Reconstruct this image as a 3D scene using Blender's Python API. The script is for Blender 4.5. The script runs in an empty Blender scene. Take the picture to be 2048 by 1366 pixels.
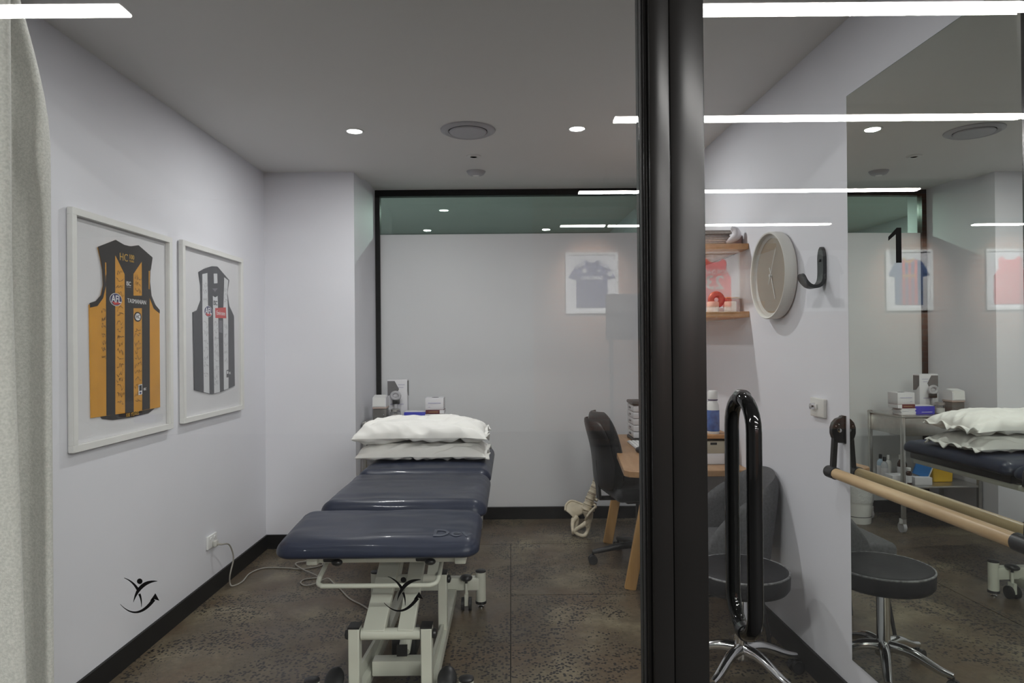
import bpy, bmesh, math, random
from mathutils import Vector, Matrix, noise
random.seed(7)
PI = math.pi
S = bpy.context.scene
COL = S.collection

# ------------------------------------------------------------------ camera
cam_d = bpy.data.cameras.new('camera')
cam_d.sensor_width = 36.0
cam_d.lens = 36.0 * 1365.0 / 2048.0
cam_d.clip_start = 0.02
cam = bpy.data.objects.new('camera', cam_d)
COL.objects.link(cam)
cam.matrix_world = (Matrix.Translation((0, 0, 1.38)) @ Matrix.Rotation(math.radians(-0.08), 4, 'Z')
                    @ Matrix.Rotation(math.radians(90.21), 4, 'X') @ Matrix.Rotation(math.radians(-0.5), 4, 'Z'))
S.camera = cam

# ------------------------------------------------------------------ world, exposure, light levels
W = bpy.data.worlds.new('world')
S.world = W
W.use_nodes = True
W.node_tree.nodes['Background'].inputs[0].default_value = (0.5, 0.52, 0.55, 1)
W.node_tree.nodes['Background'].inputs[1].default_value = 0.02
S.view_settings.view_transform = 'Standard'
S.view_settings.look = 'None'
S.view_settings.gamma = 1.0
S.view_settings.exposure = 0.0
S.view_settings.use_curve_mapping = False
S.cycles.max_bounces = 6
S.cycles.diffuse_bounces = 3
S.cycles.adaptive_threshold = 0.04
S.cycles.light_sampling_threshold = 0.03
S.cycles.glossy_bounces = 3
S.cycles.transmission_bounces = 2
DOWNLIGHT_W = 10.2       # each recessed ceiling downlight of the room
LENS_GLOW = 14.0
STRIP_GLOW = 135.0        # linear fittings of the hall behind the camera
SPOT_W = 800.0           # added unseen spots that brighten the jersey wall of the hall
GLASS_Y = 1.37
CEIL = 2.565
ALPHA = 0.030            # the right wall leans in slightly towards the back


def XR(y):
    return 1.262 - ALPHA * (y - 2.0)


# ------------------------------------------------------------------ materials
MATS = {}


def M(name, col, rough=0.5, metal=0.0, var=0.06, vscale=6.0, bump=0.0, bscale=80.0, spec=0.5, coat=0.0,
      emis=0.0, ecol=None, sheen=0.0):
    if name in MATS:
        return MATS[name]
    m = bpy.data.materials.new(name)
    m.use_nodes = True
    nt = m.node_tree
    b = nt.nodes['Principled BSDF']
    b.inputs['Roughness'].default_value = rough
    b.inputs['Metallic'].default_value = metal
    b.inputs['Specular IOR Level'].default_value = spec
    b.inputs['Coat Weight'].default_value = coat
    b.inputs['Coat Roughness'].default_value = 0.08
    if sheen:
        b.inputs['Sheen Weight'].default_value = sheen
    tc = nt.nodes.new('ShaderNodeTexCoord')
    n = nt.nodes.new('ShaderNodeTexNoise')
    n.inputs['Scale'].default_value = vscale
    n.inputs['Detail'].default_value = 1.0
    nt.links.new(tc.outputs['Object'], n.inputs['Vector'])
    r = nt.nodes.new('ShaderNodeValToRGB')
    r.color_ramp.elements[0].position = 0.3
    r.color_ramp.elements[1].position = 0.7
    r.color_ramp.elements[0].color = tuple(max(0, c * (1 - var)) for c in col) + (1,)
    r.color_ramp.elements[1].color = tuple(min(1, c * (1 + var)) for c in col) + (1,)
    nt.links.new(n.outputs['Fac'], r.inputs['Fac'])
    nt.links.new(r.outputs['Color'], b.inputs['Base Color'])
    if bump:
        n2 = nt.nodes.new('ShaderNodeTexNoise')
        n2.inputs['Scale'].default_value = bscale
        n2.inputs['Detail'].default_value = 2.0
        nt.links.new(tc.outputs['Object'], n2.inputs['Vector'])
        bp = nt.nodes.new('ShaderNodeBump')
        bp.inputs['Strength'].default_value = bump
        bp.inputs['Distance'].default_value = 0.01
        nt.links.new(n2.outputs['Fac'], bp.inputs['Height'])
        nt.links.new(bp.outputs['Normal'], b.inputs['Normal'])
    if emis:
        b.inputs['Emission Color'].default_value = (ecol or (1, 1, 1)) + (1,)
        b.inputs['Emission Strength'].default_value = emis
    MATS[name] = m
    return m


def glass_mat(name, tint, f0=0.04):
    """thin sheet: clear transmission plus Schlick reflection on each face"""
    m = bpy.data.materials.new(name)
    m.use_nodes = True
    nt = m.node_tree
    nt.nodes.clear()
    out = nt.nodes.new('ShaderNodeOutputMaterial')
    geo = nt.nodes.new('ShaderNodeNewGeometry')
    dot = nt.nodes.new('ShaderNodeVectorMath')
    dot.operation = 'DOT_PRODUCT'
    nt.links.new(geo.outputs['Incoming'], dot.inputs[0])
    nt.links.new(geo.outputs['Normal'], dot.inputs[1])

    def math_node(op, a, b=None):
        q = nt.nodes.new('ShaderNodeMath')
        q.operation = op
        for i, v in enumerate((a, b)):
            if v is None:
                continue
            if isinstance(v, (int, float)):
                q.inputs[i].default_value = v
            else:
                nt.links.new(v, q.inputs[i])
        return q.outputs[0]
    c = math_node('ABSOLUTE', dot.outputs['Value'])
    c = math_node('SUBTRACT', 1.0, c)
    c = math_node('POWER', c, 5.0)
    c = math_node('MULTIPLY', c, 1 - f0)
    c = math_node('ADD', c, f0)
    tr = nt.nodes.new('ShaderNodeBsdfTransparent')
    tr.inputs['Color'].default_value = tuple(tint) + (1,)
    gl = nt.nodes.new('ShaderNodeBsdfGlossy')
    gl.inputs['Roughness'].default_value = 0.0
    mx = nt.nodes.new('ShaderNodeMixShader')
    nt.links.new(c, mx.inputs[0])
    nt.links.new(tr.outputs[0], mx.inputs[1])
    nt.links.new(gl.outputs[0], mx.inputs[2])
    nt.links.new(mx.outputs[0], out.inputs[0])
    MATS[name] = m
    return m


def floor_mat():
    m = bpy.data.materials.new('ground_concrete')
    m.use_nodes = True
    nt = m.node_tree
    b = nt.nodes['Principled BSDF']
    L = nt.links.new
    geo = nt.nodes.new('ShaderNodeNewGeometry')
    P = geo.outputs['Position']

    def nz(scale, detail=6.0, rough=0.6, dist=0.0):
        n = nt.nodes.new('ShaderNodeTexNoise')
        n.inputs['Scale'].default_value = scale
        n.inputs['Detail'].default_value = detail
        n.inputs['Roughness'].default_value = rough
        n.inputs['Distortion'].default_value = dist
        L(P, n.inputs['Vector'])
        return n.outputs['Fac']

    def ramp(fac, stops):
        r = nt.nodes.new('ShaderNodeValToRGB')
        e = r.color_ramp.elements
        while len(e) < len(stops):
            e.new(0.5)
        for i, (p, c) in enumerate(stops):
            e[i].position = p
            e[i].color = (c if len(c) == 4 else tuple(c) + (1,)) if isinstance(c, tuple) else (c, c, c, 1)
        L(fac, r.inputs['Fac'])
        return r.outputs['Color']

    def mix(fac, a, c, mode='MIX'):
        q = nt.nodes.new('ShaderNodeMix')
        q.data_type = 'RGBA'
        q.blend_type = mode
        if isinstance(fac, float):
            q.inputs['Factor'].default_value = fac
        else:
            L(fac, q.inputs['Factor'])
        for sock, v in ((q.inputs[6], a), (q.inputs[7], c)):
            if isinstance(v, tuple):
                sock.default_value = v + (1,)
            else:
                L(v, sock)
        return q.outputs[2]
    base = ramp(nz(1.7, 7, 0.62, 0.6), [(0.30, (0.076, 0.055, 0.036)), (0.5, (0.132, 0.105, 0.068)),
                                        (0.68, (0.27, 0.23, 0.15))])
    warm = ramp(nz(3.1, 4, 0.5, 0.3), [(0.42, 0.0), (0.66, 1.0)])
    base = mix(warm, base, (0.118, 0.080, 0.048))
    fine = ramp(nz(42, 3, 0.6), [(0.3, 0.82), (0.7, 1.12)])
    base = mix(1.0, base, fine, 'MULTIPLY')
    vor = nt.nodes.new('ShaderNodeTexVoronoi')
    vor.inputs['Scale'].default_value = 70.0
    vor.inputs['Randomness'].default_value = 1.0
    L(P, vor.inputs['Vector'])
    patch = ramp(nz(2.3, 4, 0.6, 0.4), [(0.38, 0.0), (0.52, 1.0)])
    th = nt.nodes.new('ShaderNodeMath')
    th.operation = 'MULTIPLY_ADD'
    L(patch, th.inputs[0])
    th.inputs[1].default_value = 0.46
    th.inputs[2].default_value = 0.02
    lt = nt.nodes.new('ShaderNodeMath')
    lt.operation = 'LESS_THAN'
    L(vor.outputs['Distance'], lt.inputs[0])
    L(th.outputs[0], lt.inputs[1])
    sel = nt.nodes.new('ShaderNodeMath')              # only some of the stones are dark
    sel.operation = 'GREATER_THAN'
    sep = nt.nodes.new('ShaderNodeSeparateColor')
    L(vor.outputs['Color'], sep.inputs[0])
    L(sep.outputs[0], sel.inputs[0])
    sel.inputs[1].default_value = 0.35
    an = nt.nodes.new('ShaderNodeMath')
    an.operation = 'MULTIPLY'
    L(lt.outputs[0], an.inputs[0])
    L(sel.outputs[0], an.inputs[1])
    L(mix(an.outputs[0], base, (0.020, 0.017, 0.015)), b.inputs['Base Color'])
    L(ramp(nz(5, 4), [(0.3, 0.30), (0.7, 0.46)]), b.inputs['Roughness'])
    bp = nt.nodes.new('ShaderNodeBump')
    bp.inputs['Strength'].default_value = 0.08
    bp.inputs['Distance'].default_value = 0.004
    L(nz(60, 3), bp.inputs['Height'])
    L(bp.outputs['Normal'], b.inputs['Normal'])
    MATS['ground_concrete'] = m
    return m


def wood_mat(name, c1, c2, axis='Y', scale=9.0, rough=0.45):
    m = bpy.data.materials.new(name)
    m.use_nodes = True
    nt = m.node_tree
    b = nt.nodes['Principled BSDF']
    L = nt.links.new
    tc = nt.nodes.new('ShaderNodeTexCoord')
    mp = nt.nodes.new('ShaderNodeMapping')
    mp.inputs['Scale'].default_value = {'X': (0.12, 1, 1), 'Y': (1, 0.12, 1), 'Z': (1, 1, 0.12)}[axis]
    L(tc.outputs['Object'], mp.inputs['Vector'])
    n = nt.nodes.new('ShaderNodeTexNoise')
    n.inputs['Scale'].default_value = scale * 3
    n.inputs['Detail'].default_value = 6
    n.inputs['Distortion'].default_value = 0.6
    L(mp.outputs[0], n.inputs['Vector'])
    r = nt.nodes.new('ShaderNodeValToRGB')
    r.color_ramp.elements[0].position = 0.32
    r.color_ramp.elements[1].position = 0.68
    r.color_ramp.elements[0].color = c1 + (1,)
    r.color_ramp.elements[1].color = c2 + (1,)
    L(n.outputs['Fac'], r.inputs['Fac'])
    L(r.outputs['Color'], b.inputs['Base Color'])
    b.inputs['Roughness'].default_value = rough
    MATS[name] = m
    return m


def brick_mat():
    m = bpy.data.materials.new('wall_brick')
    m.use_nodes = True
    nt = m.node_tree
    b = nt.nodes['Principled BSDF']
    geo = nt.nodes.new('ShaderNodeNewGeometry')
    sp = nt.nodes.new('ShaderNodeSeparateXYZ')
    nt.links.new(geo.outputs['Position'], sp.inputs[0])
    cb = nt.nodes.new('ShaderNodeCombineXYZ')
    nt.links.new(sp.outputs['X'], cb.inputs['X'])
    nt.links.new(sp.outputs['Z'], cb.inputs['Y'])
    br = nt.nodes.new('ShaderNodeTexBrick')
    br.inputs['Color1'].default_value = (0.30, 0.135, 0.08, 1)
    br.inputs['Color2'].default_value = (0.37, 0.205, 0.135, 1)
    br.inputs['Mortar'].default_value = (0.33, 0.28, 0.24, 1)
    br.inputs['Scale'].default_value = 1.0
    br.inputs['Brick Width'].default_value = 0.24
    br.inputs['Row Height'].default_value = 0.086
    br.inputs['Mortar Size'].default_value = 0.010
    nt.links.new(cb.outputs[0], br.inputs['Vector'])
    nt.links.new(br.outputs['Color'], b.inputs['Base Color'])
    b.inputs['Roughness'].default_value = 0.85
    MATS['wall_brick'] = m
    return m


WALL = M('wall_paint', (0.775, 0.775, 0.825), 0.6, var=0.012, vscale=3)
CEILM = M('ceiling_paint', (0.74, 0.73, 0.715), 0.75, var=0.01, vscale=2)
FLOOR = floor_mat()
JOINT = M('ground_joint', (0.05, 0.045, 0.04), 0.8, var=0.3, vscale=20)
SKIRT = M('skirting_black', (0.008, 0.0075, 0.007), 0.5, spec=0.25, var=0.1)
BLACKAL = M('black_aluminium', (0.010, 0.0095, 0.009), 0.25, metal=0.1, spec=0.22, var=0.05)
BLACKGAP = M('black_gasket', (0.008, 0.008, 0.008), 0.6, var=0.1)
HANDLE = M('gloss_black', (0.006, 0.006, 0.006), 0.07, var=0.05, spec=0.4)
BLACKPL = M('black_plastic', (0.014, 0.014, 0.015), 0.38, var=0.1, bump=0.02, bscale=120)
BLACKFAB = M('black_fabric', (0.017, 0.018, 0.020), 0.85, var=0.15, vscale=60, bump=0.25, bscale=300, sheen=0.2)
WHITEPL = M('white_plastic', (0.78, 0.78, 0.77), 0.35, var=0.02)
WHITEFR = M('white_frame', (0.78, 0.775, 0.755), 0.45, var=0.02, vscale=20)
BOARD = M('white_backing', (0.76, 0.755, 0.775), 0.8, var=0.015)
CHROME = M('chrome', (0.78, 0.78, 0.79), 0.10, metal=1.0, var=0.03)
STEEL = M('brushed_steel', (0.52, 0.51, 0.49), 0.32, metal=0.9, var=0.06, vscale=30)
CREAM = M('cream_enamel', (0.60, 0.61, 0.53), 0.35, var=0.03, vscale=10)
VINYL = M('navy_vinyl', (0.014, 0.0195, 0.042), 0.42, spec=0.38, var=0.08, vscale=12, bump=0.10, bscale=14, coat=0.15)
LINEN = M('white_pillowcase', (0.84, 0.83, 0.80), 0.85, var=0.02, vscale=8, bump=0.12, bscale=22)
CURT = M('grey_curtain_fabric', (0.50, 0.495, 0.465), 0.9, var=0.12, vscale=180, bump=0.25, bscale=420, sheen=0.2)
GREYFAB = M('grey_upholstery', (0.085, 0.085, 0.090), 0.9, var=0.14, vscale=90, bump=0.2, bscale=300)
STOOLV = M('stool_vinyl', (0.009, 0.009, 0.011), 0.55, spec=0.25, var=0.12, vscale=20, bump=0.06, bscale=40)
PIPING = M('worn_piping', (0.16, 0.16, 0.165), 0.6, var=0.5, vscale=60)
BONE = M('bone_plastic', (0.70, 0.62, 0.47), 0.45, var=0.10, vscale=25)
DISC = M('disc_plastic', (0.42, 0.34, 0.25), 0.5, var=0.08)
OAK = wood_mat('shelf_oak', (0.42, 0.20, 0.075), (0.56, 0.30, 0.13), 'Y', 8)
DESK = wood_mat('desk_beech', (0.35, 0.195, 0.095), (0.44, 0.265, 0.14), 'Y', 8, 0.4)
LEGW = wood_mat('leg_pine', (0.50, 0.27, 0.085), (0.62, 0.36, 0.13), 'Z', 8)
BARRE = wood_mat('barre_beech', (0.58, 0.39, 0.205), (0.72, 0.52, 0.30), 'Y', 11, 0.35)
MIRROR = M('mirror_silver', (0.80, 0.845, 0.79), 0.0, metal=1.0, var=0.003)
MIREDGE = M('mirror_edge', (0.10, 0.13, 0.12), 0.3, var=0.1)
GLASS = glass_mat('clear_glass', (0.975, 0.985, 0.978))
FGLASS = glass_mat('frame_glazing', (0.99, 0.99, 0.99), 0.012)
GREENGL = glass_mat('green_tinted_glass', (0.72, 0.84, 0.78), 0.055)
FILM = M('frosted_film', (0.86, 0.86, 0.88), 0.5, var=0.012, vscale=2)
_nt = FILM.node_tree
_tl = _nt.nodes.new('ShaderNodeBsdfTranslucent')
_tl.inputs['Color'].default_value = (0.86, 0.88, 0.88, 1)
_mx = _nt.nodes.new('ShaderNodeMixShader')
_mx.inputs[0].default_value = 0.28
_nt.links.new(_nt.nodes['Principled BSDF'].outputs[0], _mx.inputs[1])
_nt.links.new(_tl.outputs[0], _mx.inputs[2])
_nt.links.new(_mx.outputs[0], _nt.nodes['Material Output'].inputs[0])
DECAL = M('black_vinyl_decal', (0.004, 0.004, 0.004), 0.9, var=0.05, spec=0.05)
BRICK = brick_mat()
HALLW = M('hall_plaster', (0.36, 0.37, 0.375), 0.8, var=0.03)
HALLC = M('hall_ceiling', (0.16, 0.16, 0.165), 0.9, var=0.05)
STRIPM = M('strip_diffuser', (0.9, 0.9, 0.9), 0.5, var=0.0, emis=STRIP_GLOW, ecol=(1.0, 0.985, 0.96))
LENSM = M('downlight_lens', (0.9, 0.9, 0.9), 0.5, var=0.0, emis=LENS_GLOW, ecol=(1.0, 0.99, 0.97))
LENSM.cycles.emission_sampling = 'NONE'
STRIPM.cycles.emission_sampling = 'FRONT'
GREYPL = M('grey_plastic', (0.44, 0.435, 0.46), 0.5, var=0.03)


# ------------------------------------------------------------------ mesh helpers
def catmull(pts, n=6, closed=False):
    P = [Vector(p) for p in pts]
    out = []
    m = len(P)
    rng = range(m) if closed else range(m - 1)
    for i in rng:
        if closed:
            a, b, c, d = P[(i - 1) % m], P[i], P[(i + 1) % m], P[(i + 2) % m]
        else:
            b, c = P[i], P[i + 1]
            a = P[i - 1] if i > 0 else b + (b - c)
            d = P[i + 2] if i + 2 < m else c + (c - b)
        for k in range(n):
            t = k / n
            out.append(0.5 * ((2 * b) + (c - a) * t + (2 * a - 5 * b + 4 * c - d) * t * t + (3 * b - a - 3 * c + d) * t ** 3))
    if not closed:
        out.append(P[-1])
    return out


class MB:
    def __init__(s):
        s.v = []
        s.f = []

    def add(s, vs, fs, mat=None):
        k = len(s.v)
        s.v += [tuple((mat @ Vector(p)) if mat else p) for p in vs]
        s.f += [tuple(i + k for i in q) for q in fs]
        return s

    def box(s, x0, x1, y0, y1, z0, z1, mat=None):
        vs = [(x, y, z) for x in (x0, x1) for y in (y0, y1) for z in (z0, z1)]
        return s.add(vs, [(0, 1, 3, 2), (4, 6, 7, 5), (0, 4, 5, 1), (2, 3, 7, 6), (0, 2, 6, 4), (1, 5, 7, 3)], mat)

    def rbox(s, x0, x1, y0, y1, z0, z1, r=0.005, seg=3, mat=None):
        bm = bmesh.new()
        bmesh.ops.create_cube(bm, size=1.0)
        for v in bm.verts:
            v.co = Vector(((x0 + x1) / 2 + v.co.x * (x1 - x0), (y0 + y1) / 2 + v.co.y * (y1 - y0), (z0 + z1) / 2 + v.co.z * (z1 - z0)))
        r = min(r, 0.49 * min(x1 - x0, y1 - y0, z1 - z0))
        bmesh.ops.bevel(bm, geom=bm.edges[:] + bm.verts[:], offset=r, segments=seg, profile=0.5, affect='EDGES')
        bm.verts.index_update()
        s.add([v.co[:] for v in bm.verts], [tuple(v.index for v in f.verts) for f in bm.faces], mat)
        bm.free()
        return s

    def frame(s, d):
        d = Vector(d).normalized()
        up = Vector((0, 0, 1)) if abs(d.z) < 0.95 else Vector((0, 1, 0))
        a = d.cross(up).normalized()
        return a, a.cross(d).normalized()

    def cyl(s, p0, p1, r0, r1=None, n=16):
        r1 = r0 if r1 is None else r1
        p0, p1 = Vector(p0), Vector(p1)
        a, b = s.frame(p1 - p0)
        vs = []
        for p, r in ((p0, r0), (p1, r1)):
            for k in range(n):
                t = 2 * PI * k / n
                vs.append(tuple(p + (a * math.cos(t) + b * math.sin(t)) * r))
        fs = [(k, (k + 1) % n, n + (k + 1) % n, n + k) for k in range(n)] + [tuple(range(n - 1, -1, -1)), tuple(range(n, 2 * n))]
        return s.add(vs, fs)

    def tube(s, pts, r, n=10, closed=False):
        P = [Vector(p) for p in pts]
        m = len(P)
        vs = []
        pa = None
        for i in range(m):
            if closed:
                d = P[(i + 1) % m] - P[(i - 1) % m]
            else:
                d = P[min(i + 1, m - 1)] - P[max(i - 1, 0)]
            d.normalize()
            if pa is None:
                a, b = s.frame(d)
            else:
                a = (pa - d * pa.dot(d)).normalized()
                b = a.cross(d).normalized()
            pa = a
            rr = r[i] if isinstance(r, (list, tuple)) else r
            for k in range(n):
                t = 2 * PI * k / n
                vs.append(tuple(P[i] + (a * math.cos(t) + b * math.sin(t)) * rr))
        fs = []
        for i in range(m if closed else m - 1):
            j = (i + 1) % m
            for k in range(n):
                q = (k + 1) % n
                fs.append((i * n + k, i * n + q, j * n + q, j * n + k))
        if not closed:
            fs += [tuple(range(n - 1, -1, -1)), tuple(range((m - 1) * n, m * n))]
        return s.add(vs, fs)

    def lathe(s, prof, c=(0, 0, 0), n=24, mat=None):
        vs, fs = [], []
        for r, z in prof:
            for k in range(n):
                t = 2 * PI * k / n
                vs.append((c[0] + r * math.cos(t), c[1] + r * math.sin(t), c[2] + z))
        for i in range(len(prof) - 1):
            for k in range(n):
                q = (k + 1) % n
                fs.append((i * n + k, i * n + q, (i + 1) * n + q, (i + 1) * n + k))
        fs += [tuple(range(n - 1, -1, -1)), tuple(range((len(prof) - 1) * n, len(prof) * n))]
        return s.add(vs, fs, mat)

    def ball(s, c, r, nu=16, nv=10, mat=None):
        rx, ry, rz = r if isinstance(r, (tuple, list)) else (r, r, r)
        prof = []
        vs, fs = [], []
        for i in range(1, nv):
            t = PI * i / nv
            for k in range(nu):
                p = 2 * PI * k / nu
                vs.append((c[0] + rx * math.sin(t) * math.cos(p), c[1] + ry * math.sin(t) * math.sin(p), c[2] - rz * math.cos(t)))
        for i in range(nv - 2):
            for k in range(nu):
                q = (k + 1) % nu
                fs.append((i * nu + k, i * nu + q, (i + 1) * nu + q, (i + 1) * nu + k))
        b0 = len(vs)
        vs += [(c[0], c[1], c[2] - rz), (c[0], c[1], c[2] + rz)]
        for k in range(nu):
            q = (k + 1) % nu
            fs += [(b0, q, k), ((nv - 2) * nu + k, (nv - 2) * nu + q, b0 + 1)]
        return s.add(vs, fs, mat)

    def prism(s, poly, fn, t0, t1):
        n = len(poly)
        vs = [fn(u, v, t0) for u, v in poly] + [fn(u, v, t1) for u, v in poly]
        fs = [(k, (k + 1) % n, n + (k + 1) % n, n + k) for k in range(n)] + [tuple(range(n - 1, -1, -1)), tuple(range(n, 2 * n))]
        return s.add(vs, fs)

    def bar(s, p0, p1, w, h, up=(0, 0, 1)):
        """rectangular bar from p0 to p1, w sideways, h along up"""
        p0, p1 = Vector(p0), Vector(p1)
        d = (p1 - p0).normalized()
        a = d.cross(Vector(up)).normalized()
        b = a.cross(d).normalized()
        vs = []
        for p in (p0, p1):
            for i, j in ((-1, -1), (1, -1), (1, 1), (-1, 1)):
                vs.append(tuple(p + a * (w / 2 * i) + b * (h / 2 * j)))
        return s.add(vs, [(3, 2, 1, 0), (4, 5, 6, 7), (0, 1, 5, 4), (1, 2, 6, 5), (2, 3, 7, 6), (3, 0, 4, 7)])

    def build(s, name, mat, parent=None, smooth=38, bevel=0.0, tri=False):
        me = bpy.data.meshes.new(name)
        me.from_pydata([tuple(p) for p in s.v], [], s.f)
        me.validate()
        bm = bmesh.new()
        bm.from_mesh(me)
        bmesh.ops.recalc_face_normals(bm, faces=bm.faces[:])
        if tri:
            bmesh.ops.triangulate(bm, faces=[f for f in bm.faces if len(f.verts) > 4])
        bm.to_mesh(me)
        bm.free()
        if smooth:
            me.polygons.foreach_set('use_smooth', [True] * len(me.polygons))
            me.set_sharp_from_angle(angle=math.radians(smooth))
        me.materials.append(mat)
        o = bpy.data.objects.new(name, me)
        COL.objects.link(o)
        if parent:
            o.parent = parent
        if bevel:
            md = o.modifiers.new('bevel', 'BEVEL')
            md.width = bevel
            md.segments = 2
            md.limit_method = 'ANGLE'
        return o


def tag(o, label=None, cat=None, group=None, kind=None):
    if label:
        o['label'] = label
    if cat:
        o['category'] = cat
    if group:
        o['group'] = group
    if kind:
        o['kind'] = kind
    return o


def thing(name, label, cat, loc=(0, 0, 0), rotz=0.0, group=None):
    o = bpy.data.objects.new(name, None)
    o.empty_display_size = 0.05
    COL.objects.link(o)
    o.location = loc
    o.rotation_euler = (0, 0, rotz)
    return tag(o, label, cat, group)


def struct(name, mb, mat, **k):
    o = mb.build(name, mat, **k)
    o['kind'] = 'structure'
    return o


def text_part(name, txt, mat, parent, origin, u, v, size, align='CENTER', extrude=0.0004, bold=0.0):
    cu = bpy.data.curves.new(name, 'FONT')
    cu.body = txt
    cu.size = size
    cu.align_x = align
    cu.align_y = 'CENTER'
    cu.extrude = extrude
    cu.offset = bold
    cu.resolution_u = 3
    tmp = bpy.data.objects.new(name, cu)
    me = bpy.data.meshes.new_from_object(tmp)
    u, v = Vector(u), Vector(v)
    n = u.cross(v)
    mt = Matrix((u, v, n)).transposed().to_4x4()
    mt.translation = Vector(origin)
    me.transform(mt)
    me.materials.clear()
    me.materials.append(mat)
    bpy.data.objects.remove(tmp)
    bpy.data.curves.remove(cu)
    o = bpy.data.objects.new(name, me)
    COL.objects.link(o)
    o.parent = parent
    return o


# ================================================================== ROOM SHELL
B0 = 1.421                                    # front face of the room walls
fl = struct('floor', MB().box(-6.5, 10.5, -8.3, 7.6, -0.12, -0.006), JOINT)
g = 0.0025
for (x0, x1, y0, y1) in ((-1.72, -0.014 - g, 1.32, 4.714 - g), (-0.014 + g, 1.36, 1.32, 3.756 - g), (-0.014 + g, 1.36, 3.756 + g, 4.714 - g),
                         (-1.72, 1.36, 4.714 + g, 7.6)):
    MB().box(x0, x1, y0, y1, -0.006, 0.0).build('concrete_slab', FLOOR, fl)
struct('floor_hall', MB().box(-6.5, 10.5, -8.3, 1.32 - g, -0.006, 0.0), M('ground_rubber', (0.022, 0.022, 0.023), 0.75, var=0.2, vscale=40))
struct('wall_left', MB().box(-1.80, -1.68, B0, 7.5, 0, 3.6), WALL)
struct('wall_column', MB().box(-1.68, -1.065, 4.66, 5.62, 0, 2.70), WALL)


def wall_poly(y0, y1, t):
    return [(XR(y0), y0), (XR(y1), y1), (XR(y1) + t, y1), (XR(y0) + t, y0)]


struct('wall_right', MB().prism(wall_poly(B0, 7.5, 0.12), lambda u, v, t: (u, v, t), 0, 3.6), WALL)
struct('ceiling', MB().box(-1.68, 1.30, 1.42, 4.885, CEIL, CEIL + 0.08).box(-1.68, 1.30, 4.885, 7.5, 2.602, 2.68), CEILM)
struct('wall_bulkhead', MB().box(-1.68, 1.26, 1.33, 1.42, 2.50, 3.6), WALL)
SK = 0.095
struct('baseboard_left', MB().box(-1.68, -1.668, 1.42, 4.66, 0, SK), SKIRT)
struct('baseboard_column', MB().box(-1.668, -1.065, 4.648, 4.66, 0, SK).box(-1.065, -1.053, 4.648, 5.38, 0, SK), SKIRT)
struct('baseboard_right', MB().prism([(XR(1.42) - 0.012, 1.42), (XR(5.38) - 0.012, 5.38), (XR(5.38), 5.38), (XR(1.42), 1.42)],
                                      lambda u, v, t: (u, v, t), 0, 0.105), SKIRT)

# ---- glazed back wall: black frame, frosted lower sheet, clear green strip on top
w1 = bpy.data.objects.new('window_1', None)
COL.objects.link(w1)
w1['kind'] = 'structure'
WX0, WX1 = -1.065, 1.188
MB().box(WX0, WX1, 5.38, 5.44, 2.553, 2.602).build('head_rail', BLACKAL, w1)
MB().box(WX0, WX0 + 0.038, 5.38, 5.44, 0.0, 2.553).build('side_stile', BLACKAL, w1)
MB().box(WX1 - 0.038, WX1, 5.38, 5.44, 0.0, 2.553).build('side_stile', BLACKAL, w1)
MB().box(WX0 + 0.038, WX1 - 0.038, 5.38, 5.44, 0.0, 0.094).build('bottom_rail', BLACKAL, w1)
MB().box(WX0 + 0.038, WX1 - 0.038, 5.404, 5.414, 2.253, 2.553).build('clear_pane', GREENGL, w1)
MB().box(WX0 + 0.038, WX1 - 0.038, 5.402, 5.414, 0.094, 2.253).build('frosted_pane', FILM, w1)
# the space behind the back glass
struct('wall_back', MB().box(-1.8, 1.4, 7.5, 7.6, 0, 3.6), HALLW)

# ---- glazed front: fixed sheet on the left, door on the right
GY0, GY1 = GLASS_Y - 0.005, GLASS_Y + 0.005
w2 = bpy.data.objects.new('window_2', None)
COL.objects.link(w2)
w2['kind'] = 'structure'
MB().box(-1.68, 0.2605, GY0, GY1, 0.05, 2.50).build('glass_pane', GLASS, w2)
MB().box(-1.68, 0.27, 1.335, 1.405, 0.0, 0.05).build('bottom_rail', BLACKAL, w2)
MB().box(-1.68, 0.27, 1.335, 1.405, 2.44, 2.50).build('head_rail', BLACKAL, w2)
MB().box(0.2605, 0.265, 1.355, 1.40, 0.05, 2.5).build('glazing_bead', BLACKGAP, w2)
MB().rbox(0.265, 0.277, 1.345, 1.405, 0.0, 2.5, 0.004, 2).build('glazing_bead', BLACKAL, w2)
MB().rbox(0.2735, 0.3135, 1.330, 1.415, 0.0, 2.5, 0.003, 2).build('jamb', BLACKAL, w2)
d1 = bpy.data.objects.new('door_1', None)
COL.objects.link(d1)
d1['kind'] = 'structure'
MB().rbox(0.3150, 0.3830, 1.335, 1.405, 0.008, 2.44, 0.003, 2).build('stile', BLACKAL, d1)
MB().rbox(1.056, 1.103, 1.335, 1.405, 0.008, 2.44, 0.003, 2).build('stile', BLACKAL, d1)
MB().box(0.3830, 1.056, 1.33, 1.41, 0.008, 0.10).build('bottom_rail', BLACKAL, d1)
MB().box(0.3830, 1.056, 1.33, 1.41, 2.37, 2.44).build('top_rail', BLACKAL, d1)
MB().box(0.3830, 1.056, GY0, GY1, 0.10, 2.37).build('glass_pane', GLASS, d1)
struct('trim_1', MB().box(1.104, 1.27, 1.318, 1.425, 0, 2.5).box(0.27, 1.104, 1.318, 1.425, 2.444, 2.5), BLACKAL)
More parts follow.
